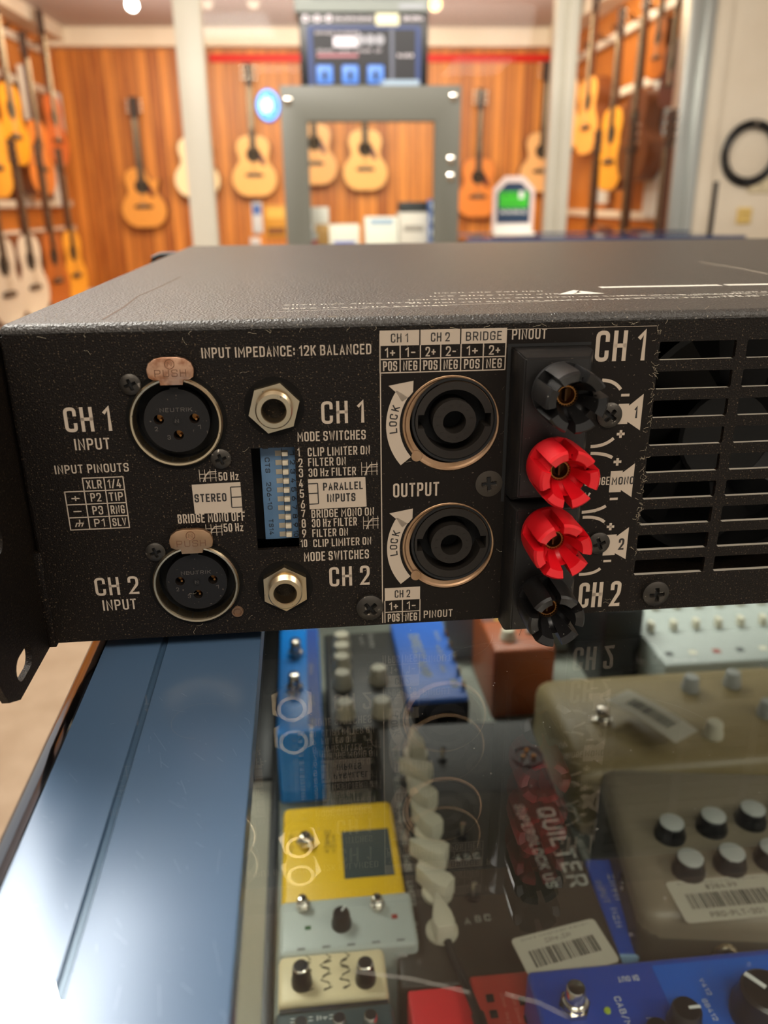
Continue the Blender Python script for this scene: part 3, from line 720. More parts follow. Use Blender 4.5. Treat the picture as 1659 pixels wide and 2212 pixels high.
# print on the label sheet
IP = MB(); IK = Ink(IP); YT = -.27
lx0 = pan(821, 780)[0]; line(IP, (lx0, .7), (lx0, 86.4), .3)
tx = [pan(820, 740)[0], pan(908, 740)[0], pan(996, 735)[0], pan(1093, 730)[0]]
tz = [pan(908, 712)[1], pan(908, 745)[1], pan(908, 774)[1], pan(908, 803)[1]]
for k, s_ in enumerate(('CH 1', 'CH 2', 'BRIDGE')):
    x0, x1 = tx[k], tx[k+1]-(.35 if k < 2 else 0)
    IP.face([(x0, YT+.02, tz[1]), (x1, YT+.02, tz[1]), (x1, YT+.02, tz[0]), (x0, YT+.02, tz[0])])
    cell(s_, x0, x1, tz[1], tz[0], IK, (.44, .48, .8)[k], .6, YT-.03)
    xm = (x0+tx[k+1])/2
    for x in (x0, xm): line(IP, (x, tz[1]), (x, tz[3]), .3)
    for j, (a, b) in enumerate(((('1+', 'POS'), ('1-', 'NEG')), (('2+', 'POS'), ('2-', 'NEG')), (('1+', 'POS'), ('2+', 'NEG')))[k]):
        xa, xb = (x0, xm) if j == 0 else (xm, tx[k+1])
        cell(a, xa, xb, tz[2], tz[1], wf=.5, hf=.72); cell(b, xa, xb, tz[3], tz[2], wf=.7, hf=.72)
line(IP, (tx[3], tz[0]), (tx[3], tz[3]), .3)
for z in tz[2:]: line(IP, (tx[0], z), (tx[3], z), .3)
T('PINOUT', (1105, 735), (1180, 730), (1105, 712)); T('OUTPUT', (849, 1074), (948, 1070), (847, 1044))
T('CH 1', (1283, 782), (1391, 778), (1281, 715))
for cz in (ZS1, ZS2):
    def arc(r0, r1, a0, a1, n=20):
        for i in range(n):
            a, b = a0+(a1-a0)*i/n, a0+(a1-a0)*(i+1)/n
            IP.face([(XS+r*cos(q), YT, cz+r*sin(q)) for r, q in ((r0, a), (r1, a), (r1, b), (r0, b))])
    arc(14.3, 18.0, radians(147), radians(219))
    dz = cz-ZS1; IP.face([(pan(*p)[0], YT, pan(*p)[1]+dz) for p in ((857, 849), (839, 833), (893, 822), (892, 846), (884, 856), (868, 868))])
    for ch, deg in zip('LOCK', (184.5, 177.5, 170.5, 162)):
        a = radians(deg+3); rb = 15.1
        def fn(u, v, a=a): r = 17.6-v; aa = a-u/16.5; return (XS-.0+(15.0+v)*cos(aa), YT-.03, cz+(15.0+v)*sin(aa))
        text_local(IK, ch, 1.5, 2.2, fn, 1.25)
bx = [pan(831, 1290)[0], pan(869, 1290)[0], pan(907, 1290)[0]]; bz = [pan(869, 1268)[1], pan(869, 1295)[1], pan(869, 1320)[1], .7]
IP.face([(bx[0], YT+.02, bz[1]), (bx[2], YT+.02, bz[1]), (bx[2], YT+.02, bz[0]), (bx[0], YT+.02, bz[0])]); cell('CH 2', bx[0], bx[2], bz[1], bz[0], IK, .44, .6, YT-.03)
for x in bx: line(IP, (x, .7), (x, bz[1]), .3)
line(IP, (bx[0], bz[2]), (bx[2], bz[2]), .3)
for k, (a, b) in enumerate((('1+', 'POS'), ('1-', 'NEG'))):
    cell(a, bx[k], bx[k+1], bz[2], bz[1], wf=.5, hf=.7); cell(b, bx[k], bx[k+1], bz[3]-.3, bz[2], wf=.68, hf=.72)
T('PINOUT', (915, 1334), (977, 1331), (914, 1318))
def spk(px, pyt, pyb, x_r):
    a = pan(px[0], pyt[0]); b = pan(px[1], pyb[0]); c = pan(px[2], pyt[1]); d = pan(px[3], pyb[1])
    IP.face([(a[0], YT, b[1]), (b[0], YT, b[1]), (b[0], YT, a[1]), (a[0], YT, a[1])])
    IP.face([(b[0], YT, b[1]+.6), (c[0], YT, d[1]), (c[0], YT, c[1]), (b[0], YT, a[1]-.6)])
spk((1336, 1354, 1390, 1382), (872, 850), (915, 929), 0); T('1', (1368, 903), (1375, 903), (1368, 877), IK, YT-.03)
spk((1319, 1340, 1371, 1366), (1017, 1000), (1062, 1073), 0); T('MONO', (1320, 1047), (1368, 1045), (1320, 1030), IK, YT-.03); T('BRIDGE', (1262, 1049), (1315, 1047), (1262, 1031))
spk((1305, 1327, 1358, 1350), (1155, 1138), (1198, 1207), 0); T('2', (1334, 1187), (1346, 1187), (1334, 1162), IK, YT-.03)
def plus(px, py, s=1.15, minus=False):
    x, z = pan(px, py)
    line(IP, (x-s, z), (x+s, z), .75)
    if not minus: line(IP, (x, z-s), (x, z+s), .75)
plus(1350, 853, 1.2, True); plus(1340, 937); plus(1333, 997); plus(1325, 1077, 1.2, True); plus(1318, 1137); plus(1311, 1211, 1.2, True)
def bend(p0, p1, p2, w=.95):
    a, b, c = pan(*p0), pan(*p1), pan(*p2); pts = []
    for i in range(9):
        t = i/8; pts.append((a[0]*(1-t)**2+2*b[0]*t*(1-t)+c[0]*t*t, a[1]*(1-t)**2+2*b[1]*t*(1-t)+c[1]*t*t))
    ribbon(IP, pts, w, lambda u, v: (u, YT, v))
bend((1300, 821), (1328, 821), (1340, 841)); bend((1275, 964), (1305, 964), (1325, 946)); bend((1275, 979), (1305, 978), (1322, 988))
bend((1256, 1106), (1290, 1104), (1308, 1092)); bend((1258, 1117), (1290, 1114), (1305, 1127)); bend((1250, 1240), (1282, 1240), (1296, 1227))
ribbon(IP, [pan(1254, 1080), pan(1264, 1066), pan(1264, 1080), pan(1274, 1064)], .6, lambda u, v: (u, YT, v))
T('CH 2', (1247, 1313), (1337, 1308), (1259, 1258))
# thin pale outline where the label ends
line(IP, (125, 86.75), (170.4, 86.75), .12)
A.part(IP, 'label_print', [ink, inkb], RP, smooth=0)
# small warning print on the cover, seen at a grazing angle
IP = MB(); CT = 90.66
def ctext(s, bl, w, h, rows=1):
    p = hz(*bl, CT); text_local(IP, s, w, h, lambda u, v: (p.x+u, p.y+v, CT), 1.5)
rnd = random.Random(3)
words = ('abca', 'bcab', 'cba', 'acb', 'bab', 'cab', 'abcb', 'bca')
def crow(px, py, wmm, h, n):
    ctext(' '.join(words[(n*3+k) % len(words)] for k in range(max(2, int(wmm/(h*3.4))))), (px, py), wmm, h)
crow(610, 668, 47, 2.6, 0); crow(612, 660, 40, 2.6, 2)
crow(884, 656, 108, 2.4, 1); crow(884, 649, 100, 2.4, 4); crow(930, 641, 42, 2.6, 5); crow(940, 634, 36, 2.6, 3)
crow(1330, 640, 95, 2.4, 6); crow(1585, 632, 60, 2.4, 2); crow(1560, 640, 70, 2.4, 7)
l0 = hz(585, 674, CT); l1 = hz(1659, 632, CT); ribbon(IP, [(l0.x, l0.y), (l1.x, l1.y)], .3, lambda u, v: (u, v, CT))
a = hz(1205, 636, CT); IP.face([(a.x, a.y, CT), (a.x+15.5, a.y, CT), (a.x+9, a.y+12, CT)])
b = hz(1300, 622, CT)
IP.face([(b.x, b.y, CT), (b.x+43, b.y, CT), (b.x+43, b.y+4.2, CT), (b.x, b.y+4.2, CT)])
IP.face([(b.x+45, b.y, CT), (b.x+140, b.y, CT), (b.x+140, b.y+4.2, CT), (b.x+45, b.y+4.2, CT)])
ribbon(Ink(IP), [(a.x+6, a.y+1.5), (a.x+9, a.y+5), (a.x+8, a.y+5), (a.x+10, a.y+9)], .7, lambda u, v: (u, v, CT+.04))
A.part(IP, 'cover_print', [mat('pale_print', (214, 208, 196), .6), inkb], RP, smooth=0)
SB = MB(); p0, p1, p2 = hz(1510, 566, CT), hz(1590, 578, CT), hz(1659, 592, CT)
ribbon(SB, [(p0.x, p0.y), (p1.x, p1.y), (p2.x, p2.y)], 1.6, lambda u, v: (u, v, CT))
A.part(SB, 'scuff', mat('pale_scuff', (136, 126, 112), .6), RP, smooth=0)
SB = MB(); pts = [hz(x, y, CT) for x, y in ((225, 690), (262, 664), (300, 640), (345, 618), (392, 598))]
ribbon(SB, [(p.x+(.6 if i % 2 else -.4), p.y) for i, p in enumerate(pts)], .7, lambda u, v: (u, v, CT))
A.part(SB, 'scuff', mat('brown_scuff', (84, 62, 46), .6), RP, smooth=0)
# lint and scuffs
IP = MB()
for k in range(24):
    x = rnd.uniform(2, 172); z = rnd.choice([rnd.uniform(1, 87), rnd.uniform(84, 87.5), rnd.uniform(1, 6)]); pts = [(x, -.35, z)]; a = rnd.uniform(0, 6.3)
    for j in range(5): a += rnd.uniform(-.9, .9); pts.append((pts[-1][0]+.45*cos(a), -.3-rnd.random()*.3, pts[-1][2]+.45*sin(a)))
    IP.tube(pts, .022, 4)
for k in range(70):
    z = rnd.uniform(20, 86); x = 171+rnd.uniform(-.5, .7); pts = [(x, -.35, z)]; a = rnd.uniform(0, 6.3)
    for j in range(4): a += rnd.uniform(-.9, .9); pts.append((pts[-1][0]+.35*cos(a), -.3-rnd.random()*.4, pts[-1][2]+.35*sin(a)))
    IP.tube(pts, .03, 4)
for k in range(34):
    x = rnd.uniform(5, 190); pts = [(x, rnd.choice([.0, rnd.uniform(4, 30)]), 90.8 if k % 2 else 87.4)]
    if k % 2 == 0: pts = [(x, -.3, 87.2)]
    a = rnd.uniform(0, 6.3)
    for j in range(4): a += rnd.uniform(-.9, .9); pts.append((pts[-1][0]+.6*cos(a), pts[-1][1]-.1*rnd.random(), pts[-1][2]+.3*abs(sin(a))))
    IP.tube(pts, .03, 4)
o = A.part(IP, 'lint', mat('lint_fibre', (190, 176, 150), .8), RP, smooth=0); o['kind'] = 'stuff'

# ---------------------------------------------------------------- the glass counter under the amplifier
CG = glass_mat('counter_glass', (.9, .93, .92), 1.75)
trim_m = mat('blue_grey_satin_trim', (74, 98, 126), .3, .15, spec=.7)
bead_m = mat('bright_metal_bead', (150, 160, 178), .12, 1.0, bump=(90, .1, .0006))
black_m = mat('black_case_metal', (16, 16, 18), .4)
CT_ = Thing('display_counter', 'glass topped display counter with a blue-grey metal edge trim under the amplifier', 'counter', (300, 150, -965))
GX0, GX1, GY0, GY1, GZ, SHELF = 12, 900, -330, 640, -4.9, -292
mb = MB(); mb.box(GX0, GX1, GY0, GY1, GZ-6, GZ); CT_.part(mb, 'glass_top', CG, smooth=0)
# edge trim: rounded outer edge, groove, flat inner band
bead = [(4.6, -16), (4.4, -12.5)] + [(4.4+8.6*(1-cos(a)), -12.4+7.9*sin(a)) for a in [pi/2*k/12 for k in range(12)]] + [(13, -5.6), (6.4, -14)]
pr = [(5.2, -40), (5.0, -16)] + [(5.0+8.2*(1-cos(a)), -12.8+8.0*sin(a)) for a in [pi/2*k/10 for k in range(11)]]
pr += [(28.6, -4.75), (29.0, -5.5), (30.2, -5.5), (30.7, -4.7)] + [(57.6, -4.7), (58.3, -4.8), (58.5, -5.0), (58.5, -12), (57.6, -12), (57.6, -5.6), (13, -5.6), (6.4, -14), (6.2, -40)]
mb = MB(); mb.prism(pr, [], GY0, GY1); CT_.part(mb, 'edge_trim', trim_m, smooth=25)
mb = MB(); mb.prism(bead, [], GY0, GY1); CT_.part(mb, 'edge_bead', bead_m, smooth=40)
mb = MB(); mb.box(GX0+1, GX0+6, GY0, GY1, -900, -11); CT_.part(mb, 'side_glass', CG, smooth=0)
mb = MB(); mb.box(GX0+6.5, GX0+8, 285, GY1, SHELF, -14); CT_.part(mb, 'side_lining', black_m)
mb = MB(); mb.box(GX0+7, GX1, -150, GY1, SHELF-6, SHELF); CT_.part(mb, 'shelf', mat('grey_green_shelf', (140, 142, 132), .35, mottle=(9, (116, 118, 108), .4, .65)), smooth=0)
mb = MB(); mb.box(GX0+7, 36.8, -150, 290, SHELF, SHELF+1.5); CT_.part(mb, 'shelf_strip', mat('pale_strip', (150, 142, 124), .4))
mb = MB(); mb.box(37, 43.0, -150, 640, SHELF, SHELF+3, .4); mb.box(GX0+8, 37, 292, 640, SHELF, SHELF+3, .4); CT_.part(mb, 'shelf_edge', black_m)
mb = MB(); mb.box(GX0+6, GX1, GY1-4, GY1, -900, -12); CT_.part(mb, 'back_panel', mat('case_back', (176, 172, 158), .6))
mb = MB(); mb.box(GX0+1, GX1, GY0+60, GY1, -965, -700); CT_.part(mb, 'base_cabinet', mat('case_base', (70, 66, 60), .6))
# scratches and dust that lie in the trim and the glass
sc = MB(); rnd = random.Random(11)
for k in range(60):
    x, y = rnd.uniform(31.5, 57), rnd.uniform(-125, -20); a = -1.05+rnd.gauss(0, .25); L = rnd.uniform(1, 9)*rnd.random()
    ribbon(sc, [(x, y), (x+L*cos(a)*.5, y+L*sin(a)*.5), (min(57.4, x+L*cos(a)), y+L*sin(a))], rnd.uniform(.015, .045), lambda u, v: (u, v, -4.66))
for k in range(18):
    x, y = rnd.uniform(14, 27), rnd.uniform(-125, -20); a = -.6+rnd.gauss(0, .6); L = rnd.uniform(.5, 5)*rnd.random()
    ribbon(sc, [(x, y), (x+L*cos(a), y+L*sin(a))], rnd.uniform(.02, .06), lambda u, v: (u, v, -4.68))
o = CT_.part(sc, 'scratches', mat('bright_scratch', (150, 168, 192), .4), smooth=0); o['kind'] = 'stuff'
sc = MB()
for k in range(230):
    x, y = rnd.uniform(60, 230), rnd.uniform(-120, 20); r = rnd.uniform(.04, .16)
    sc.face([(x+r*cos(a), y+r*sin(a), GZ+.03) for a in (0, 1.3, 2.5, 3.8, 5)])
for (x, y, R0, a0, a1) in ((45, -36, 7.5, 1.0, 4.6), (128, -28, 22, .2, 2.4), (112, 2, 17, 5.0, 6.1), (150, -62, 26, .4, 1.5)):
    z = GZ+.03 if x > 58 else -4.66
    ribbon(sc, [(x+R0*cos(a0+(a1-a0)*i/24), y+R0*sin(a0+(a1-a0)*i/24)) for i in range(25)], .03, lambda u, v: (u, v, z))
for (x0, y0, x1, y1) in ((79, -112, 98, -118), (104, -119, 113, -124), (140, 5, 136.5, -3)):
    sc.tube([(x0, y0, GZ+.1), ((x0+x1)/2+.4, (y0+y1)/2+.3, GZ+.3), (x1, y1, GZ+.1)], .07, 5)
o = CT_.part(sc, 'dust', mat('pale_dust', (150, 146, 138), .7), smooth=0); o['kind'] = 'stuff'

# ---------------------------------------------------------------- pedals inside the counter
chrome = mat('chrome', (214, 206, 196), .15, 1.0)
kcream = mat('cream_knob', (206, 198, 176), .4); kblack = mat('black_knob', (18, 18, 19), .35); kgrey = mat('grey_knob_cap', (168, 168, 164), .45)
wht = mat('white_ink', (226, 226, 222), .6); bki = mat('black_ink_on_pedal', (24, 22, 20), .6)
sticker = mat('price_sticker', (186, 178, 162), .6)
class Pedal(Thing):
    """box with local axes; cx, cy = centre of its top in the amp frame, ztop its height, turned by rz"""
    def __init__(s, name, label, cat, cx, cy, ztop, rz=0, group=None, zb=SHELF):
        super().__init__(name, label, cat, (cx, cy, zb), group, rz); s.c = Vector((cx, cy, 0)); s.z = ztop
        s.Rm = Matrix.Rotation(-rz, 3, 'Z')
    def L(s, px, py, z=None):       # where a pixel of the photograph falls on the top plane, in the pedal's own axes
        p = hz(px, py, s.z if z is None else z) - s.c; p.z = 0; return s.Rm @ p
    def M(s): return Matrix.Translation(s.c + Vector((0, 0, s.z)))
    def loc(s, x, y, z=0): return s.c + Vector((x, y, s.z+z))
    def body(s, w, d, h, m, bev=2.5, x0=None, y0=None, name='enclosure'):
        h = s.z-s.base.z-.5
        x0 = -w/2 if x0 is None else x0; y0 = -d/2 if y0 is None else y0
        mb = MB(s.M()); mb.box(x0, x0+w, y0, y0+d, -h, 0, bev, 3); return s.part(mb, name, m)
    def plate(s, x0, x1, y0, y1, m, name, z=.15, bev=0, h=.6):
        mb = MB(s.M()); mb.box(x0, x1, y0, y1, z-h, z, bev); return s.part(mb, name, m, smooth=0)
    def text(s, items, m=None, name='print', z=.3):
        """items: (string, x, y, length, height, heading in degrees of the reading direction)"""
        mb = MB(s.M())
        for t, x, y, l, h, dg in items:
            a = radians(dg); ux, uy = cos(a), sin(a)
            text_local(mb, t, l, h, lambda u, v: (x+ux*u-uy*v, y+uy*u+ux*v, z))
        return s.part(mb, name, m or wht, smooth=0)
    def footswitch(s, x, y, r=5.5, h=13):
        mb = MB(s.M()); 
        mb.prism([(x+r*1.5*cos(pi*k/3), -(y+r*1.5*sin(pi*k/3))) for k in range(6)], [], 0, 3, M=Matrix.Rotation(pi/2, 4, 'X'), bev=.4)
        p = s.part(mb, 'switch_nut', chrome)
        mb = MB(s.M()); T_ = Matrix.Translation((x, y, 0))
        mb.lathe([(r*1.25, 3), (r*1.25, 4.6), (r*1.1, 5), (r*1.15, 5.4), (r*1.05, 6), (r*.95, 6.2), (r*.92, h-1.4), (r*.8, h-.3), (r*.5, h), (0, h)], 28, T_)
        s.part(mb, 'footswitch', chrome); return p
    def knob(s, x, y, r, h, m, cap=None, ptr=None, name='knob'):
        mb = MB(s.M()); mb.lathe([(r*1.12, 0.2), (r*1.12, h*.3), (r, h*.45), (r*.92, h*.92), (r*.8, h), (0, h)], 28, Matrix.Translation((x, y, 0)))
        k = s.part(mb, name, m)
        if cap:
            mb = MB(s.M()); mb.lathe([(r*.86, h*.9), (r*.86, h+.4), (r*.74, h+.9), (0, h+1.0)], 28, Matrix.Translation((x, y, 0))); s.part(mb, 'knob_cap', cap, k)
        if ptr is not None:
            a = ptr; mb = MB(s.M()); mb.box(r*.1, r*.85, -r*.08, r*.08, h-.2, h+.5, M=Matrix.Translation((x, y, 0)) @ Matrix.Rotation(a, 4, 'Z')); s.part(mb, 'pointer', wht, k)
        return k
    def chicken(s, x, y, a, r=6.5, h=13, m=None):
        """chicken-head knob: round skirt with a raised pointed grip"""
        mb = MB(s.M()); Tm = Matrix.Translation((x, y, 0)) @ Matrix.Rotation(a, 4, 'Z')
        mb.lathe([(r, .4), (r, 2.6), (r*.94, 3.2), (0, 3.4)], 24, Tm)
        o = [(-r*.98, -r*.5), (-r*.55, -r*.66), (r*.1, -r*.6), (r*1.55, -r*.16), (r*1.68, 0), (r*1.55, r*.16), (r*.1, r*.6), (-r*.55, r*.66), (-r*.98, r*.5)]
        mb.prism([(p[0], -p[1]) for p in o], [], -h, -3, M=Tm @ Matrix.Rotation(-pi/2, 4, 'X') @ Matrix.Scale(1, 4), bev=1.0)
        return s.part(mb, 'knob', m or kcream)
    def barcode(s, x, y, w, d, rot, top, bottom, z, seed=1, m=None):
        mb = MB(s.M() @ Matrix.Translation((x, y, z)) @ Matrix.Rotation(rot, 4, 'Z'))
        c = 2.2; o = []
        for (sx, sy, a0) in ((1, 1, 0), (-1, 1, 90), (-1, -1, 180), (1, -1, 270)):
            for k in range(5): a = radians(a0+22.5*k); o.append((sx*(w/2-c)+c*cos(a), -(sy*(d/2-c)+c*sin(a))))
        mb.prism(o, [], -.25, 0, M=Matrix.Rotation(pi/2, 4, 'X') @ Matrix.Scale(-1, 4, (0, 1, 0)) if False else Matrix.Rotation(-pi/2, 4, 'X'))
        st = s.part(mb, 'price_label', m or sticker, smooth=0)
        mb = MB(s.M() @ Matrix.Translation((x, y, z)) @ Matrix.Rotation(rot, 4, 'Z')); rn = random.Random(seed); q = -w*.38
        while q < w*.38:
            b = rn.choice((.35, .35, .7, 1.0)); mb.face([(q, -d*.2, .3), (q+b, -d*.2, .3), (q+b, d*.16, .3), (q, d*.16, .3)]); q += b+rn.choice((.35, .5, .9))
        if top: text_local(mb, top, w*.3, d*.11, lambda u, v: (-w*.15+u, d*.24+v, .3))
        if bottom: text_local(mb, bottom, w*.5, d*.12, lambda u, v: (-w*.25+u, -d*.42+v, .3))
        text_local(mb, 'abca bcabcab cabab', w*.8, d*.06, lambda u, v: (-w*.4+u, d*.39+v, .3))
        s.part(mb, 'barcode', bki, st, smooth=0); return st
    def jackside(s, x, y, z, r=4.5):
        mb = MB(s.M()); mb.lathe([(r*.55, .5), (r*.55, 2.5), (r, 2.5), (r*1.15, 1.8), (r*1.2, 0)], 24, Matrix.Translation((x, y, z)) @ Matrix.Rotation(pi/2, 4, 'X')); j = s.part(mb, 'output_jack', nickel)
        mb = MB(s.M()); mb.lathe([(r*.55, 1), (0, 1)], 20, Matrix.Translation((x, y, z)) @ Matrix.Rotation(pi/2, 4, 'X')); s.part(mb, 'jack_hole', dark, j)

def span(z, *pts): 
    P = [hz(px, py, z) for px, py in pts]; xs = [p.x for p in P]; ys = [p.y for p in P]
    return min(xs), max(xs), min(ys), max(ys)
# yellow pedal with a dark window
yel = mat('yellow_enamel', (232, 186, 18), .4); 
P = Pedal('effects_pedal', 'yellow effects pedal with a dark rectangular window behind the pale grey pedal', 'effects pedal', 84, 152, -230)
P.body(67, 78, 62, yel, 4)
P.plate(1, 29, -22, 14, mat('dark_smoked_window', (74, 80, 78), .2), 'display_window'); P.footswitch(-20, 6, 3.6, 8)
P.text([('bcab', -30, 14, 14, 3, -90), ('abcbac', -9, 16, 18, 4, -92), ('cbab', -5, 12, 14, 3, -92)], bki)
# pale grey pedal with two toggles
gry = mat('pale_grey_enamel', (176, 182, 176), .42)
P = Pedal('effects_pedal', 'pale grey effects pedal with one black knob between two chrome switches', 'effects pedal', 85, 101, -229)
P.body(70, 34, 62, gry, 3)
for px, py in ((655, 1962), (815, 1960)):
    q = P.L(px, py); P.footswitch(q.x, q.y, 2.7, 8)
q = P.L(738, 1998); P.knob(q.x, q.y, 4.6, 9, kblack, None, 1.0)
P.plate(-22, -19, -3, -1, mat('green_led', (40, 90, 50), .4), 'indicator', .4); P.plate(23, 26, -1, 1.5, mat('dim_red_led', (150, 50, 44), .4), 'indicator', .4)
for k in range(5): P.plate(-26+k*12.5, -22+k*12.5, -14.6, -13.6, mat('small_mark', (120, 124, 120), .5), 'label_mark', .25)
for k in range(5):
    mb = MB(P.M()); mb.lathe([(2.6, -1), (3.6, -.8), (3.6, 1.2), (1.8, 1.2), (1.8, -1)], 18, Matrix.Translation((-26+k*13, -17.2, -9)) @ Matrix.Rotation(pi/2, 4, 'X'), close=True); P.part(mb, 'jack', kgrey)
# cream pedal with handwriting
crm = mat('cream_enamel', (222, 204, 164), .42)
P = Pedal('effects_pedal', 'cream effects pedal with dark handwritten script and two black knobs', 'effects pedal', 76, 70, -228)
P.body(52, 27, 60, crm, 3)
for px, py in ((652, 2125), (790, 2118)):
    q = P.L(px, py); P.knob(q.x, q.y, 4.4, 11, kblack, chrome, .8)
mb = MB(P.M())
for seed in range(3):
    rn = random.Random(seed+4); pts = []
    for i in range(26): pts.append((-12+seed*9+2.4*sin(i*1.9)+rn.uniform(-.8, .8), 10-i*.75+1.5*cos(i*1.3), .3))
    mb.tube(pts, .2, 4)
P.part(mb, 'handwriting', bki)
# teal-grey pedal at the front
tea = mat('dark_teal_enamel', (58, 74, 78), .35)
P = Pedal('effects_pedal', 'dark teal effects pedal with chrome edge in front of the cream pedal', 'effects pedal', 76, 36, -226)
P.body(54, 34, 60, tea, 3); P.plate(-25, 25, 14.4, 16.4, chrome, 'chrome_edge', .8)
for x in (-15, 2, 16): P.knob(x, 6, 3.2, 6, chrome)
P.text([('abca bcab', -20, 9.5, 22, 3, 0)])
# red pedals
P = Pedal('effects_pedal', 'plain bright red effects pedal at the near end of the dark amplifier pedal', 'effects pedal', 126, 38, -232)
P.body(30, 47, 60, mat('bright_red_enamel', (222, 44, 52), .4), 1.5); P.text([('abc', 4, -10, 8, 3, 0)])
P = Pedal('effects_pedal', 'dull red effects pedal with small black square buttons and a tag over it', 'effects pedal', 157, 40, -231)
P.body(31, 50, 61, mat('dull_red_enamel', (196, 62, 52), .42), 1.5)
for x, y in ((-8, 12), (-8, 4), (-8, -4), (7, 9), (7, 0)): P.plate(x-1.8, x+1.8, y-1.8, y+1.8, kblack, 'button', .9, .3, 1.2)
P.text([('abcb', -3, 14, 7, 2, -90), ('bcab', -3, 4, 7, 2, -90), ('cab abcb', 2, 13, 14, 2, -90)], mat('pale_red_ink', (226, 150, 140), .6))
# grey-brown amplifier pedal with seven cream knobs
brn = mat('dark_taupe_enamel', (54, 48, 41), .42)
def sevenknob(cx, cy, z, label, knobs, rz):
    P = Pedal('pedal_amplifier', label, 'pedal amplifier', cx, cy, z, rz); return P
P = Pedal('pedal_amplifier', 'dark taupe pedal amplifier with a row of seven cream chicken-head knobs', 'pedal amplifier', 168, 168, -236, -.035)
P.body(112, 208, 52, brn, 2); 
P.plate(-48, 55, 30, 103, mat('satin_black', (26, 25, 24), .4), 'rear_plate', .2)
kn = [((898, 1612), 95), ((905, 1665), 150), ((915, 1718), 130), ((925, 1778), 128), ((935, 1842), 155), ((945, 1908), 140), ((955, 1990), 95)]
for (px, py), a in kn:
    q = P.L(px, py, P.z+8); P.chicken(q.x, q.y, radians(a), 8.4, 14)
lab = ['REVERB', 'TREBLE', 'MIDS', 'BASS', 'MIDS', 'LIMITER', 'GAIN']
its = []
for s_, (px, py), (qx, qy) in (('MASTER', (852, 1615), 0 and 0 or (0, 0)), ('TREBLE', (853, 1675), (0, 0)), ('REVERB', (861, 1735), (0, 0)), ('MIDS', (867, 1795), (0, 0)), ('BASS', (875, 1848), (0, 0)), ('LIMITER', (882, 1905), (0, 0)), ('GAIN', (890, 1992), (0, 0))):
    q = P.L(px, py); its.append((s_, q.x-1, q.y, 17 if len(s_) > 4 else 12, 3.6, -90))
q = P.L(1180, 1752); its.append(('QUILTER', q.x-6, q.y+2, 62, 11, -86))
q = P.L(1118, 1745); its.append(('SUPERBLOCK US', q.x-2, q.y+2, 66, 6, -86))
for s_, px, py, l in (('abcba', 1230, 1740, 16), ('bacbb', 1245, 1815, 17), ('INPUT', 1285, 1905, 15)):
    q = P.L(px, py); its.append((s_, q.x, q.y, l, 3.4, -88))
for s_, px, py in (('A', 1005, 1998), ('B', 1028, 1993), ('C', 1048, 1990), ('A', 985, 1860), ('B', 1005, 1858), ('C', 1025, 1855)):
    q = P.L(px, py); its.append((s_, q.x, q.y, 3, 4, 0))
P.text(its, mat('grey_print', (170, 168, 160), .6))
for px, py in ((998, 1808), (1022, 1940), (955, 1640)):
    q = P.L(px, py); mb = MB(P.M()); mb.cyl((q.x, q.y, 0), (q.x, q.y, 2), 3.4, 16); sw_ = P.part(mb, 'toggle_nut', kblack)
    mb = MB(P.M()); mb.cyl((q.x, q.y, 1), (q.x+1, q.y+2.5, 8), 1.1, 10, r2=1.6); P.part(mb, 'toggle_lever', chrome, sw_)
q = P.L(1140, 1635); mb = MB(P.M()); mb.lathe([(10, .1), (10.6, .9), (9.4, .9), (9.2, -1.5), (0, -1.5)], 36, Matrix.Translation((q.x, q.y, .4))); x_ = P.part(mb, 'direct_output', kblack)
for a in (90, 210, 330):
    mb = MB(P.M()); mb.cyl((q.x+4*cos(radians(a)), q.y+4*sin(radians(a)), -1), (q.x+4*cos(radians(a)), q.y+4*sin(radians(a)), 3), 1.25, 12); P.part(mb, 'contact_pin', brass, x_)
# second cream-knob pedal behind it
P = Pedal('pedal_amplifier', 'black pedal amplifier with short cream knobs between the two blue boxes', 'pedal amplifier', 113, 342, -236)
P.body(62, 140, 56, mat('worn_black_enamel', (44, 42, 38), .45), 2)
for px, py in ((738, 1385), (738, 1408), (738, 1432), (740, 1468), (745, 1532), (818, 1458), (825, 1528)):
    q = P.L(px, py, P.z+6); P.knob(q.x, q.y, 7.0, 13, kcream)
q = P.L(795, 1370); P.text([('abca bab', q.x, q.y, 22, 4, -90), ('bcab', q.x-8, q.y-4, 14, 3, -90)], mat('grey_print', (170, 168, 160), .6))
# bright blue pedal with two footswitches
bl1 = mat('bright_blue_enamel', (14, 138, 236), .35)
x0, x1, y0, y1 = span(-230, (602, 1556), (695, 1556), (640, 1345))
P = Pedal('effects_pedal', 'narrow bright blue multi-switch pedal beside the counter trim', 'effects pedal', 61, 340, -230)
P.body(33, 150, 62, bl1, 2)
P.plate(6, 15.5, -70, 72, mat('royal_blue_panel', (30, 78, 170), .4), 'side_panel')
for px, py in ((650, 1415), (648, 1490)):
    q = P.L(px, py); P.footswitch(q.x-4, q.y, 4.6, 15)
P.text([('abcb', 11, -44, 14, 4, 90), ('bcab', 11, 0, 14, 4, 90), ('cbab', 11, -72, 12, 4, 90)], kcream)
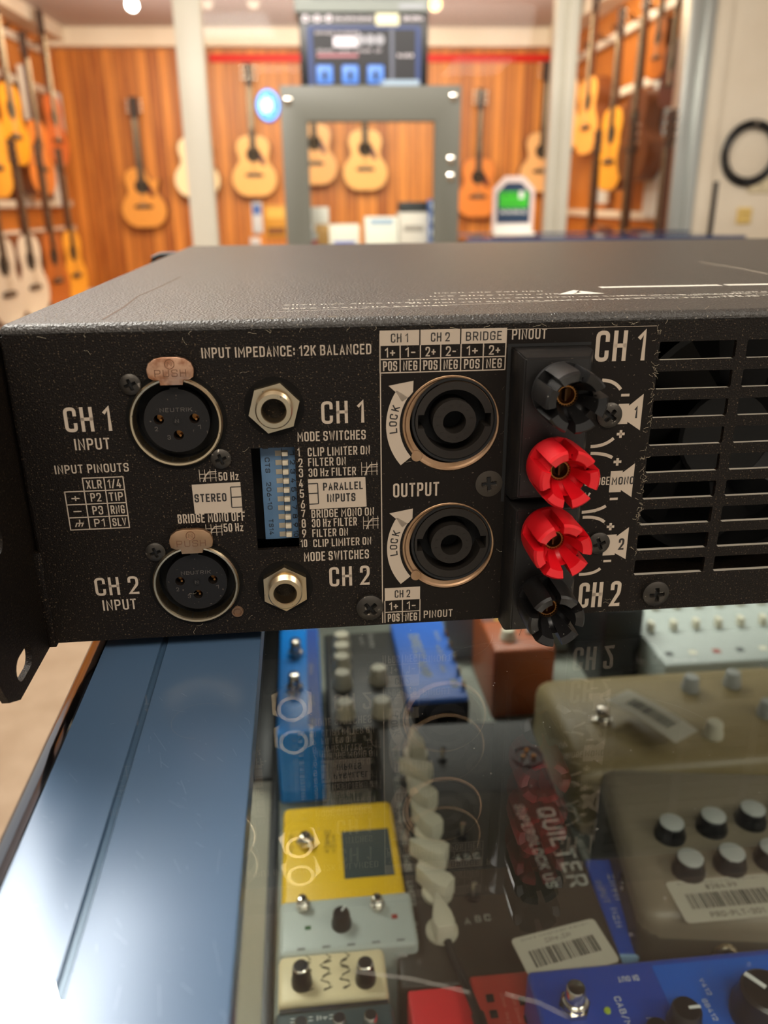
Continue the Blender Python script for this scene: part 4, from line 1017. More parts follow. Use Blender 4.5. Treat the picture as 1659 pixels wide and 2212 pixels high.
# blue box with vertical lettering and black end
P = Pedal('direct_box', 'blue direct box with cream lettering and a black near end', 'direct box', 164, 352, -228)
bl2 = mat('royal_blue_enamel', (44, 98, 190), .4)
P.body(46, 122, 62, bl2, 1.5)
mb = MB(P.M()); mb.box(-20, 23.2, -62.4, -60, -58, -3, .5); P.part(mb, 'black_end', black_m)
P.text([('DIRECT AMP', -10, 36, 66, 8, -88), ('abcab', 12, 40, 16, 4, -88), ('bcaba bcb', 10, 16, 24, 4, -88), ('cabab', 8, -12, 12, 4, -88), ('bab', 12, -36, 11, 7, -88)], mat('dull_gold_ink', (170, 168, 120), .6))
for k in range(5): P.knob(21, -48+k*20, 1.8, 6, chrome)
# orange-brown pedal
P = Pedal('effects_pedal', 'orange-brown effects pedal with red and cream stripes near the mixers', 'effects pedal', 246, 392, -226)
P.body(52, 84, 64, mat('orange_brown_enamel', (150, 74, 34), .4), 3); P.plate(-25, 25, 8, 40, mat('maroon_panel', (92, 56, 50), .5), 'upper_panel')
for i, (c, x0, x1, y) in enumerate((((226, 60, 40), -18, -6, 24), ((214, 200, 180), -18, -6, 30), ((214, 200, 180), 0, 18, 30), ((214, 200, 180), 0, 20, 24), ((214, 200, 180), -16, 20, 18), ((190, 150, 50), -14, 20, 9))):
    P.plate(x0, x1, y, y+4, mat('stripe_%d' % i, c, .5), 'stripe', .5)
P.knob(12, -14, 4, 7, kgrey); P.knob(-10, -22, 6, 9, kcream)
# tan pedal with price tag
tan = mat('tan_enamel', (138, 120, 84), .4)
P = Pedal('effects_pedal', 'large tan effects pedal with a curled white price tag on its corner', 'effects pedal', 344, 262, -232)
P.body(200, 116, 60, tan, 12); q = P.L(1300, 1560); P.footswitch(q.x, q.y, 4.8, 13)
q = P.L(1405, 1545, P.z+14); 
mb = MB(P.M() @ Matrix.Translation((q.x, q.y, 14)) @ Matrix.Rotation(radians(-62), 4, 'Z')); n = 12
for side in (0, 1):
    for i in range(n):
        a, b = -30+60*i/n, -30+60*(i+1)/n; za, zb = -.0022*a*a+2+side*.3, -.0022*b*b+2+side*.3
        mb.face([(a, -12, za), (b, -12, zb), (b, 12, zb), (a, 12, za)])
pt = P.part(mb, 'price_tag', sticker)
mb = MB(P.M() @ Matrix.Translation((q.x, q.y, 14.4)) @ Matrix.Rotation(radians(-62), 4, 'Z')); rn = random.Random(5); w = -18
while w < 18:
    b = rn.choice((.5, .9, 1.3)); mb.face([(w, -5, 2-.0022*w*w), (w+b, -5, 2-.0022*(w+b)**2), (w+b, 5, 2-.0022*(w+b)**2), (w, 5, 2-.0022*w*w)]); w += b+rn.choice((.5, .8))
P.part(mb, 'barcode', bki, pt, smooth=0)
for px, py in ((1490, 1490), (1580, 1480), (1540, 1590), (1655, 1545)):
    q = P.L(px, py); P.knob(q.x, q.y, 6, 12, kgrey if px != 1540 else kcream)
# taupe pedal with grey-capped knobs
tau = mat('taupe_enamel', (128, 116, 98), .42)
P = Pedal('effects_pedal', 'taupe effects pedal with grey-capped black knobs and a barcode price label', 'effects pedal', 306, 122, -214, radians(-9))
P.body(132, 116, 78, tau, 9)
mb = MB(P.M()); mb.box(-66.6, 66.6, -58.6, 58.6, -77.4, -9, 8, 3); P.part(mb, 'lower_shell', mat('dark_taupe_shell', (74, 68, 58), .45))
for px, py in ((1450, 1785), (1540, 1770), (1625, 1755), (1715, 1742), (1490, 1862), (1580, 1850), (1668, 1840)):
    q = P.L(px, py, P.z+7); P.knob(q.x, q.y, 7.6, 10, kblack, kgrey)
q = P.L(1560, 1940); P.barcode(q.x+3, q.y, 56, 26, radians(9), '$284.99', 'PRO-PLT-301', .4, 2)
q = P.L(1610, 2060); P.jackside(q.x, -58.4, -22, 5)
mb = MB(P.M()); mb.lathe([(2.5, 0), (5, 0), (5, 1.5), (2.5, 1.5)], 20, Matrix.Translation((-66.5, -18, -20)) @ Matrix.Rotation(-pi/2, 4, 'Y'), close=True); P.part(mb, 'side_jack', kblack)
# small blue pedal
P = Pedal('effects_pedal', 'small cobalt blue effects pedal squeezed beside the taupe pedal', 'effects pedal', 240, 112, -246, radians(-6))
P.body(31, 66, 46, mat('cobalt_enamel', (24, 84, 190), .38), 2); P.text([('abcb', -6, 20, 18, 5, -90), ('bab', -10, -4, 12, 4, -90), ('cb', 0, -18, 7, 5, -90)])
mb = MB(P.M()); mb.box(-16, 16, -35, -33.4, -30, 1, .3); P.part(mb, 'front_edge', mat('pale_blue_edge', (150, 190, 222), .35)); P.knob(6, 8, 4, 6, kblack); P.knob(8, -14, 4, 6, kblack)
# jack plugs lying in front of it
pl_m = mat('brass_plug', (214, 190, 120), .25, 1.0)
for k, (px, py, a, lab) in enumerate(((1372, 2052, 90, 'short metal jack plug below the cobalt pedal, lying crosswise'), (1428, 2055, -55, 'short metal jack plug by the taupe pedal corner, lying aslant'))):
    c = hz(px, py, -262); J = Thing('jack_plug', lab, 'jack plug', (c.x, c.y, -292), rz=0)
    mb = MB(Matrix.Translation((c.x, c.y, -262)) @ Matrix.Rotation(radians(a), 4, 'Z')); mb.cyl((0, -9, 0), (0, 9, 0), 3.8, 18); J.part(mb, 'sleeve', pl_m)
    mb = MB(Matrix.Translation((c.x, c.y, -262)) @ Matrix.Rotation(radians(a), 4, 'Z')); mb.cyl((-8, 2, -29.5), (-8, 2, -2), 5, 18); mb.cyl((-8, 2, -6), (0, 2, -1), 2.4, 12); J.part(mb, 'tip', chrome)
# blue cabinet simulator, nearest
bl3 = mat('deep_blue_enamel', (30, 70, 170), .3)
P = Pedal('effects_pedal', 'deep blue cabinet simulator pedal with large black knobs, nearest the viewer', 'effects pedal', 228, 7, -206)
P.body(130, 76, 86, bl3, 2.5); P.plate(-8, 64, -37, 34, mat('azure_panel', (18, 96, 200), .35), 'control_panel')
q = P.L(1240, 2178); P.footswitch(q.x, q.y, 4.6, 13)
q = P.L(1655, 2160, P.z+10); P.knob(q.x, q.y, 12, 16, kblack, None, 2.2)
q = P.L(1482, 2192, P.z+8); P.knob(q.x, q.y, 6.6, 12, kblack, None, 0); q = P.L(1440, 2230, P.z+4); P.knob(q.x-4, q.y, 5, 8, kblack)
q = P.L(1312, 2185); mb = MB(P.M()); mb.lathe([(1.5, .2), (1.3, 1.2), (0, 1.6)], 14, Matrix.Translation((q.x, q.y, 0))); P.part(mb, 'indicator', mat('yellow_green_led', (170, 190, 60), .3))
a = P.L(1382, 2120); b = P.L(1325, 2155); c = P.L(1508, 2116); d = P.L(1515, 2160); e_ = P.L(1395, 2200)
P.text([('DI OUT', a.x, a.y+3, 9.5, 2.6, 180), ('CAB/MIC', b.x, b.y, 18, 2.8, -88), ('V412', c.x, c.y, 8, 2.2, -86), ('GB412', d.x, d.y, 10, 2.2, -86), ('NR', e_.x, e_.y, 4, 2.4, -88)])
# slanted price tag
t0 = hz(1230, 2060, -205)
P = Pedal('price_tag', 'white barcode price tag leaning on the far edge of the deep blue pedal', 'price tag', t0.x, t0.y+6, -212, radians(10), zb=-232)
P.barcode(0, 0, 44, 25, 0, 'abc.ab', '', 2, 9)
# mixers at the back
def mixer(name_label, x0, x1, y0, y1, z, cols, rows, capm, seed):
    M_ = Pedal('mixing_desk', name_label, 'mixing desk', (x0+x1)/2, (y0+y1)/2, z)
    w, d = x1-x0, y1-y0; M_.body(w, d, 58, mat('grey_mixer_panel', (158, 164, 160), .4), 2)
    rn = random.Random(seed)
    for r in range(rows):
        for c in range(cols):
            x = -w/2+w*(c+.5)/cols; y = -d/2+d*.16+12+r*(d*.8-26)/max(1, rows-1)
            if r == 0:
                mb = MB(M_.M()); mb.box(x-2.2, x+2.2, y-4, y+4, .2, 9, 1); M_.part(mb, 'fader_cap', capm)
            else: M_.knob(x, y, 3.6, 9, capm if r != 2 else kgrey)
    for k in range(cols): M_.plate(-w/2+w*(k+.35)/cols, -w/2+w*(k+.65)/cols, -d/2+14, -d/2+20, mat('mixer_print_%d' % (k % 3), ((60, 64, 66), (206, 200, 180), (150, 70, 60))[k % 3], .5), 'channel_strip_print', .3)
    M_.text([('abc bcab', -w/2+8, -d/2+4, 20, 4, 0), ('bcab cab', w/2-32, -d/2+4, 22, 4, 0)])
mixer('grey mixing desk with cream controls behind the orange-brown pedal', 196, 318, 448, 600, -230, 7, 5, kcream, 1)
mixer('grey mixing desk with cream controls behind the tan pedal', 356, 520, 326, 600, -234, 8, 6, kcream, 2)
P = Pedal('effects_pedal', 'tall black device standing between the two grey mixing desks', 'effects pedal', 337, 440, -205)
P.body(34, 140, 87, mat('satin_black_shell', (20, 21, 24), .35), 3); P.footswitch(6, -52, 5, 8)

# ---------------------------------------------------------------- guitars
def curve_closed(pts, n=7):
    """smooth closed outline through the points"""
    o = []; N = len(pts)
    for i in range(N):
        p0, p1, p2, p3 = (Vector(pts[(i+k-1) % N]) for k in range(4))
        for k in range(n):
            t = k/n; o.append(tuple(.5*((2*p1)+(-p0+p2)*t+(2*p0-5*p1+4*p2-p3)*t*t+(-p0+3*p1-3*p2+p3)*t**3)))
    return o
HALF = [(0, 0), (.09, .004), (.16, .045), (.196, .12), (.186, .2), (.142, .262), (.128, .305), (.142, .36), (.146, .41), (.12, .463), (.06, .488)]
DREAD = curve_closed(HALF + [(-x, z) for x, z in HALF[1:]][::-1])
CUT = curve_closed([(0, 0), (.09, .004), (.16, .045), (.196, .12), (.186, .2), (.142, .262), (.128, .305), (.138, .35), (.15, .385), (.146, .40), (.11, .385), (.07, .40), (.04, .44), (.028, .486)] + [(-x, z) for x, z in HALF[1:]][::-1])
side_m = mat('guitar_side_wood', (118, 66, 34), .35); neck_m = mat('neck_wood', (92, 52, 30), .4); rose = mat('rosewood', (46, 30, 24), .5)
pick = mat('tortoise_pickguard', (92, 34, 26), .3)
def guitar(name_label, top_rgb, key, outline=DREAD, loc=(0, 0, 0), rz=0, group='guitars on the wood wall', guard=True, tilt=0, side=None, mount=.0):
    """hanging guitar: x across, front faces -y, body foot at z = 0"""
    t = thing('acoustic_guitar', name_label, 'guitar', loc, rz, group)
    if tilt: t.rotation_euler = (tilt, 0, rz)
    sm = side or side_m
    mb = MB(); mb.prism(outline, [], -.10, 0, bev=.004); mb.build('body', sm, t)
    hole = [(.05*cos(2*pi*i/28), .335+.05*sin(2*pi*i/28)) for i in range(28)]
    inset = [(x*.965, .006+z*.976) for x, z in outline]
    mb = MB(); mb.prism(inset, [hole], -.1035, -.0995); mb.build('soundboard', mat('soundboard_'+key, top_rgb, .32), t)
    mb = MB(); mb.prism(hole, [], -.1010, -.1005); s_ = mb.build('soundhole', dark, t)
    mb = MB(); mb.prism([(.062*cos(2*pi*i/32), .335+.062*sin(2*pi*i/32)) for i in range(32)], [hole], -.1046, -.1036); mb.build('rosette', rose, t)
    mb = MB(); mb.prism([(-.078, .165), (-.05, .158), (.05, .158), (.078, .165), (.078, .18), (.04, .192), (-.04, .192), (-.078, .18)], [], -.113, -.1036); b_ = mb.build('bridge', rose, t)
    mb = MB(); mb.box(-.036, .036, -.118, -.113, .176, .179); mb.build('saddle', kcream, b_)
    if guard:
        mb = MB(); mb.prism(curve_closed([(.05, .345), (.058, .315), (.046, .29), (.07, .25), (.098, .255), (.092, .295), (.074, .335)], 4), [], -.1052, -.1036); mb.build('pickguard', pick, t)
    mb = MB(); mb.prism([(-.028, .42), (.028, .42), (.022, .86), (-.022, .86)], [], -.106, -.08); mb.build('neck', neck_m, t)
    mb = MB(); mb.prism([(-.028, .385), (.028, .385), (.0215, .862), (-.0215, .862)], [], -.112, -.1055)
    for k in range(12): z = .862-.64*(1-2**(-(k+1)/12)); mb.box(-.022, .022, -.1132, -.1119, z, z+.002, mi=1)
    mb.build('fingerboard', [rose, nickel], t)
    mb = MB(); mb.prism([(-.022, .86), (.022, .86), (.037, .9), (.034, 1.03), (0, 1.022), (-.034, 1.03), (-.037, .9)], [], -.104, -.086); h_ = mb.build('headstock', rose, t)
    for k in range(3):
        for sx in (-1, 1):
            z = .915+.042*k; mb = MB(); mb.cyl((sx*.034, -.095, z), (sx*.05, -.095, z), .0035, 8); mb.box(sx*.056-.009, sx*.056+.009, -.1, -.09, z-.008, z+.008, .003); mb.cyl((sx*.022, -.104, z), (sx*.022, -.114, z), .004, 8)
            mb.build('tuning_peg', chrome, h_)
    mb = MB()
    for k in range(6): x = -.017+.0068*k; mb.cyl((x*1.5, -.1165, .178), (x, -.1145, .865), .0006, 5)
    mb.build('strings', nickel, t)
    mb = MB(); mb.tube([(-.03, -.06, .875), (-.03, -.13, .875)], .006, 8); mb.tube([(.03, -.06, .875), (.03, -.13, .875)], .006, 8); mb.box(-.03, .03, -.07, mount, .862, .888, .004)
    return t
def back_guitar(px, pyb, label, rgb, key, **k):
    p = rY(px, pyb, YB-.10); return guitar(label, rgb, key, loc=(p.x, YB-.012, p.z), **k)
spruce = (232, 176, 100)
back_guitar(317, 492, 'natural cutaway acoustic guitar on the wood wall left of the pale post', (226, 158, 74), 'honey', outline=CUT)
back_guitar(430, 428, 'pale cream acoustic guitar half hidden by the white post', (250, 232, 190), 'cream', guard=False)
back_guitar(553, 425, 'natural acoustic guitar with dark pickguard under the blue glowing sign', (240, 186, 110), 'spruce')
back_guitar(682, 400, 'natural acoustic guitar at the left edge of the cabinet glass', (226, 170, 104), 'spruce_warm')
back_guitar(790, 412, 'natural acoustic guitar in the middle of the cabinet glass', (238, 186, 112), 'spruce')
back_guitar(1030, 470, 'amber acoustic guitar right of the grey cabinet', (224, 138, 62), 'amber')
back_guitar(1166, 416, 'pale acoustic guitar just left of the aluminium double post', (240, 190, 130), 'pale')
# racks along the side walls: white rails, guitars facing into the room
rail_m = mat('white_rail', (222, 214, 200), .5)
def rail(x0, x1, y0, y1, z, label, h=.05, hang=True):
    t = thing('guitar_rail', label, 'rail', ((x0+x1)/2, (y0+y1)/2, z))
    MB().box(x0-(x0+x1)/2, x1-(x0+x1)/2, -(y1-y0)/2, (y1-y0)/2, -h/2, h/2, .006).build('rail_board', rail_m, t)
    n = max(2, int((y1-y0)/.32)) if hang else 0
    for k in range(n):
        y = -(y1-y0)/2+.14+k*.32; sg = 1 if x0 < 0 else -1
        m = MB(); m.tube([(0, y, 0), (sg*.07, y, .0), (sg*.08, y-.03, .01), (sg*.10, y-.03, .03)], .006, 6); m.tube([(sg*.07, y, 0), (sg*.08, y+.03, .01), (sg*.10, y+.03, .03)], .006, 6)
        m.build('hanger', black_m, t)
def side_guitar(px, pyb, X, label, rgb, key, face, group, dy=0, sc=1, zf=None, **k):
    p = rX(px, pyb, X); s_ = 1 if face > 0 else -1; p.y += dy
    if zf: p.z = zf
    g = guitar(label, rgb, key, loc=(X-s_*.10*sc, p.y, p.z), rz=(pi/2-.12 if s_ > 0 else -pi/2+.12), group=group, mount=.1008, **k)
    if sc != 1: g.scale = (sc,)*3; g.name = 'mandolin'; g['category'] = 'mandolin'
    return g
LX = XL+.22
for (px, py, lab, rgb, key) in ((44, 358, 'yellow acoustic guitar in the upper row of the left rack', (214, 148, 30), 'yellow'),
        (96, 422, 'orange acoustic guitar in the left rack, hanging lower than the yellow one', (212, 124, 48), 'orange'),
        (128, 358, 'reddish acoustic guitar at the far end of the left rack', (200, 104, 48), 'reddish'),
        (12, 428, 'gold acoustic guitar at the photo edge of the left rack', (226, 160, 54), 'gold')):
    side_guitar(px, py, LX, lab, rgb, key, 1, dy={12: -.06, 44: -.0, 96: .05, 128: .05}[px], group= 'guitars on the left rack', guard=False)
for (px, py, lab, rgb, key) in ((30, 690, 'pale guitar low on the left rack at the photo edge', (214, 206, 190), 'white'), (84, 668, 'white guitar low on the left rack', (222, 214, 200), 'white'),
        (132, 650, 'brown guitar low on the left rack', (170, 96, 44), 'brown'), (172, 640, 'amber guitar low on the far end of the left rack', (206, 140, 64), 'gold')):
    side_guitar(px, py, LX+.16, lab, rgb, key, 1, 'guitars low on the left rack', zf=EYE-.665, guard=False)
for z, xo, lab in ((EYE+1.12, .04, 'white rail at the top of the left guitar rack'), (EYE+.83, .05, 'second white rail from the top of the left guitar rack'), (EYE+.0, .06, 'white rail at eye level on the left guitar rack'), (EYE-.2, .06, 'lowest white rail of the left guitar rack')):
    rail(XL+.005, XL+xo, 5.0, 7.5, z, lab, hang='at the top' in lab)
RX = XR-.2
for (px, py, lab, rgb, key) in ((1275, 332, 'natural acoustic guitar high on the right wall, farthest one', (230, 166, 84), 'natural'), (1322, 412, 'golden acoustic guitar hanging lower on the right wall', (222, 152, 58), 'gold'),
        (1356, 392, 'dark brown acoustic guitar behind the golden one', (96, 54, 30), 'walnut'), (1412, 172, 'small sunburst mandolin high on the right wall', (206, 116, 24), 'sunburst'), (1440, 232, 'small dark red mandolin nearest the glazed door frame', (92, 44, 30), 'cherry'),
        (1250, 322, 'pale acoustic guitar at the back corner of the right wall', (236, 196, 140), 'pale')):
    side_guitar(px, py, RX, lab, rgb, key, -1, 'guitars on the right wall', dy={1356: -.01, 1322: .12, 1275: .16, 1250: .33}.get(px, 0), sc=(.6 if px > 1400 else 1), guard=False)
for (px, py, lab, rgb, key) in ((1262, 640, 'brown guitar low on the right wall', (150, 84, 44), 'brown'), (1330, 660, 'amber guitar low on the right wall', (206, 140, 64), 'gold'), (1400, 690, 'white guitar low on the right wall', (222, 214, 200), 'white')):
    side_guitar(px, py, RX-.17, lab, rgb, key, -1, 'guitars low on the right wall', zf=EYE-.64, guard=False)
for z, xo, lab in ((EYE+1.02, .05, 'white rail at the top of the right wall'), (EYE+.66, .05, 'white rail halfway up the right wall'), (EYE-.1, .05, 'white rail at eye level on the right wall')):
    rail(XR-xo, XR-.005, 4.5, 7.5, z, lab, hang='the top' in lab)
rail(XR-.42, XR-.005, 4.4, 6.2, EYE-.6605, 'low white ledge under the guitars on the right wall', .04, False)
rail(XL+.005, XL+.5, 4.9, 7.1, EYE-.6855, 'low white ledge under the guitars on the left rack', .04, False)
# pale grey boards between the guitars on the right wall
def board(px, pyt, pyb, w, X, label):
    p = rX(px, pyb, X); q = rX(px, pyt, X)
    t = thing('display_board', label, 'board', (X, p.y, p.z)); h = q.z-p.z
    MB().box(-.012, .012, -w/2, w/2, 0, h, .004).build('panel', mat('pale_blue_grey_board', (206, 216, 220), .5), t)
    MB().box(-.014, .014, -w/2-.01, -w/2+.01, 0, h, .003).build('edging', rail_m, t)
board(1412, 110, 470, .36, XR-.0635, 'pale blue-grey board behind the sunburst mandolin'); board(1300, 250, 440, .2, XR-.064, 'pale blue-grey board behind the golden guitar')
for px, yt, yb, w, lab in ((66, 150, 262, .16, 'pale board between the yellow and orange guitars of the left rack'), (136, 205, 300, .14, 'pale board at the far end of the left rack'), (60, 376, 446, .26, 'pale board under the gold guitar of the left rack'), (134, 362, 446, .22, 'pale board under the reddish guitar of the left rack')):
    board(px, yt, yb, w, XL+.082, lab)
# red strip along the wood wall
a = rY(452, 131, YB-.02); b = rY(1188, 120, YB-.02)
t = thing('red_strip', 'long thin red strip along the top of the wood wall', 'strip', ((a.x+b.x)/2, YB, (a.z+b.z)/2)); L = b.x-a.x
MB().box(-L/2, L/2, -.03, 0, -.03, .03, .003).build('channel', red_m, t); MB().box(-L/2-.004, -L/2+.01, -.034, 0, -.034, .034).build('end_cap', mat('dark_red', (150, 24, 20), .5), t)
# blue glowing oval sign
p = rY(578, 226, YB-.1)
t = thing('glowing_sign', 'blue and white glowing oval sign high on the wood wall', 'sign', (p.x, YB, p.z))
def oval(rx, rz, n=40): return [(rx*cos(2*pi*i/n), rz*sin(2*pi*i/n)) for i in range(n)]
MB().prism(oval(.10, .125), [], -.05, 0, bev=.006).build('housing', mat('sign_blue', (30, 80, 190), .4, emit=1.2), t)
m = MB(); m.prism([(x*(1+.25*sin(3*i))-.01, z*(1+.2*cos(2*i))) for i, (x, z) in enumerate(oval(.05, .062, 24))], [], -.062, -.05); m.build('lit_centre', mat('sign_cyan', (150, 225, 255), .4, emit=4.0), t)
m = MB(); m.tube([(.084*cos(q*pi/16), -.06, .106*sin(q*pi/16)) for q in range(32)], .009, 6, closed=True); m.build('tube_ring', mat('sign_tube', (120, 190, 255), .4, emit=2.5), t)
# small things on the wood wall behind the amplifier
def card(name, label, cat, px, py, Y, w, h, rgb, extra=None):
    p = rY(px, py, Y); t = thing(name, label, cat, (p.x, Y, p.z))
    MB().box(-w/2, w/2, -.012, 0, -h/2, h/2, .003).build('board', mat(cat+'_'+name+str(int(px)), rgb, .5), t)
    for i, (x0, x1, z0, z1, c) in enumerate(extra or []): MB().box(x0*w, x1*w, -.015, -.011, z0*h, z1*h).build('print', mat('print_%d_%d' % (px, i), c, .5), t)
    return t
card('poster', 'yellow poster on the wood wall left of the grey cabinet', 'poster', 596, 478, YB-.01, .19, .27, (206, 150, 50), [(-.4, .4, .1, .4, (230, 190, 90)), (-.4, .4, -.4, -.2, (120, 70, 30))])
card('leaflet', 'pale blue leaflet beside the yellow poster', 'leaflet', 556, 470, YB-.01, .09, .26, (206, 214, 226), [(-.4, .4, .1, .4, (70, 110, 190))])
card('leaflet', 'small pale leaflet low on the wood wall under the blue leaflet', 'leaflet', 552, 528, YB-.01, .09, .12, (210, 210, 216), [(-.4, .4, -.3, 0, (90, 96, 130))])

# ---------------------------------------------------------------- grey display cabinet and what is on and in it
CYF = 3.0                                  # distance of its front
grey_m = mat('grey_cabinet_metal', (92, 92, 84), .45)
c0 = rY(604, 200, CYF); c1 = rY(997, 200, CYF); zt = rY(800, 184, CYF).z; CWD = c1.x-c0.x; CXM = (c0.x+c1.x)/2
t = thing('display_cabinet', 'grey metal display cabinet with a glazed front behind the amplifier', 'cabinet', (CXM, CYF, 0))
fw = .088; zb = .5; D = .38
m = MB(); m.prism(rect(-CWD/2, CWD/2, zb, zt), [rect(-CWD/2+fw, CWD/2-fw, zb+fw, zt-fw-.02)], 0, .045, bev=.004); DR = m.build('door_frame', grey_m, t)
m = MB(); m.prism(rect(-CWD/2, CWD/2, zb, zt), [rect(-CWD/2+.03, CWD/2-.03, zb+.03, zt-.03)], .05, D); m.build('shell', grey_m, t)
MB().box(-CWD/2, CWD/2, .02, D, 0, zb).build('plinth', grey_m, t)
m = MB(); m.box(-CWD/2+fw-.008, CWD/2-fw+.008, .018, .023, zb+fw-.008, zt-fw-.012); m.build('pane', WG, DR, smooth=0)
MB().box(-CWD/2+.03, CWD/2-.03, .05, D, EYE-.19, EYE-.18).build('glass_shelf', WG, t, smooth=0)
for (x, z) in ((-CWD/2+.025, zt-.045), (CWD/2-.025, zt-.035), (CWD/2-.03, rY(980, 345, CYF).z), (CWD/2-.03, rY(980, 382, CYF).z)):
    m = MB(); m.lathe([(.016, 0), (.015, .006), (.008, .01), (0, .011)], 18, Matrix.Translation((x, 0, z)) @ Matrix.Rotation(pi/2, 4, 'X')); m.build('bolt', chrome, DR)
SZ = EYE-.1795
def crate(label, x, w, y, d, z, h, rgb, band=None, name='product_box', group='boxes in the grey cabinet'):
    b = thing(name, label, 'box', (CXM+x, CYF+y, z), 0, group)
    MB().box(-w/2, w/2, -d/2, d/2, 0, h, .003).build('carton', mat('carton_%d_%d_%d' % rgb, rgb, .55), b)
    if band: MB().box(-w*.35, w*.35, -d/2-.002, -d/2, h*band[0], h*band[1]).build('printed_band', mat('band_%d_%d_%d' % band[2], band[2], .5), b)
def shelf_x(px): return rY(px, 400, CYF+.15).x-CXM
sx = shelf_x
crate('white carton with blue lettering at the left of the cabinet shelf', sx(741), .11, .17, .16, SZ, .1, (224, 216, 200), (.2, .45, (110, 120, 180)))
crate('white carton in the middle of the cabinet shelf', sx(822), .12, .17, .16, SZ, .125, (226, 222, 208), (.8, .95, (160, 180, 200)))
crate('pale grey carton at the right of the cabinet shelf', sx(891), .105, .17, .16, SZ, .14, (206, 196, 184), (.55, .68, (150, 140, 130)))
crate('white sloping carton standing on the wooden block in the cabinet', sx(684), .08, .2, .12, SZ+.1005, .06, (226, 222, 212))
crate('wooden block under the white sloping carton', sx(684), .08, .2, .13, SZ, .1, (190, 146, 84), name='wooden_block')
crate('black case on the pale grey carton', sx(893), .1, .18, .12, SZ+.1405, .035, (40, 42, 42), name='instrument_case')
for k in range(4):
    crate(['lowest', 'second lowest', 'second highest', 'highest'][k]+' of the four blue and white tubs stacked by the cabinet door edge', sx(935), .045, .1, .1, SZ+.004+.045*k, .044, (70, 100, 160), (.25, .8, (226, 230, 236)), name='tub', group='blue and white tubs in the cabinet')
b = thing('bottle', 'small bottle with white cap and red label at the left of the cabinet shelf', 'bottle', (CXM+sx(672), CYF+.08, SZ))
MB().lathe([(0, 0), (.018, 0), (.018, .07), (.008, .085), (.008, .09)], 20).build('body', kgrey, b); MB().lathe([(.0185, .02), (.0185, .05)], 20).build('label_band', mat('red_label', (160, 40, 44), .5), b); MB().lathe([(.01, .085), (.01, .105), (0, .105)], 16).build('cap', wht, b)
# boxes on the cabinet
bx0 = rY(648, 100, CYF+.06).x-CXM; bx1 = rY(925, 100, CYF+.06).x-CXM; bh = rY(790, 28, CYF+.06).z-zt; bw = bx1-bx0
b = thing('product_box', 'black product box picturing a pedal board with three blue switches, on the cabinet', 'box', (CXM+(bx0+bx1)/2, CYF+.19, zt+.0005), 0, 'product boxes on the grey cabinet')
MB().box(-bw/2, bw/2, -.13, .13, 0, bh, .004).build('carton', mat('black_carton', (18, 18, 22), .4), b)
def lab(x0, x1, z0, z1, rgb, nm='printed_picture', y=-.131, r=0):
    m = MB(); m.box(x0*bw-bw/2, x1*bw-bw/2, y-.001, y+.002, z0*bh, z1*bh, r); return m.build(nm, mat('box_print_%d_%d_%d' % rgb, rgb, .45), b)
lab(.06, .94, .0, .83, (44, 62, 112)); lab(.1, .9, .02, .78, (26, 26, 32), y=-.133)
for x in (.12, .32, .52): lab(x, x+.13, .05, .31, (84, 132, 214), 'printed_switch', y=-.135, r=.006); lab(x+.05, x+.08, .1, .22, (20, 28, 50), 'printed_pedal', y=-.138)
lab(.26, .45, .55, .68, (226, 220, 232), 'printed_screen', -.135); lab(.59, .77, .83, .99, (226, 222, 190), 'white_sticker', -.133, .004)
for k in range(3):
    m = MB(); m.lathe([(.016, 0), (.016, .003), (0, .003)], 20, Matrix.Translation(((.47+.075*k)*bw-bw/2, -.134, .64*bh)) @ Matrix.Rotation(pi/2, 4, 'X')); m.build('printed_dial', mat('dial_grey', (150, 150, 158), .5), b)
m = MB()
fnb = lambda x, z: (lambda u, v: (x*bw-bw/2+u, -.1365, z*bh+v))
text_local(m, 'C-O-O', bw*.22, bh*.1, fnb(.03, .87), 2); text_local(m, 'abcab bcabcba', bw*.3, bh*.06, fnb(.27, .89), 1.6); text_local(m, 'abcabac', bw*.16, bh*.07, fnb(.8, .89), 2)
text_local(m, 'abcab bcabab', bw*.34, bh*.05, fnb(.12, .71), 1.6); text_local(m, 'abcba  cbab  bcabb  ab', bw*.5, bh*.05, fnb(.13, .47), 1.4); text_local(m, 'bcabab', bw*.12, bh*.06, fnb(.76, .4), 1.6)
m.build('printed_lettering', mat('box_lettering', (214, 206, 214), .5), b, smooth=0)
lab(.13, .45, .41, .45, (170, 110, 120), 'printed_line', -.135); lab(.62, .93, -.0, .1, (150, 170, 190), 'printed_shine', -.135); lab(.7, .73, .1, .8, (90, 94, 110), 'printed_line', -.135)
b2 = thing('product_box', 'pale grey box lying on top of the black product box', 'box', (CXM+(bx0+bx1)/2-.005, CYF+.19, zt+bh+.001), 0, 'product boxes on the grey cabinet')
MB().box(-bw*.52, bw*.52, -.14, .14, 0, .16, .004).build('carton', mat('pale_grey_carton', (140, 146, 142), .5), b2)
MB().box(-bw*.4, bw*.4, -.143, -.139, .035, .16).build('printed_picture', mat('grey_picture', (120, 126, 126), .5), b2); MB().box(bw*.28, bw*.48, -.143, -.139, .008, .024).build('printed_mark', mat('grey_mark', (150, 154, 160), .5), b2)
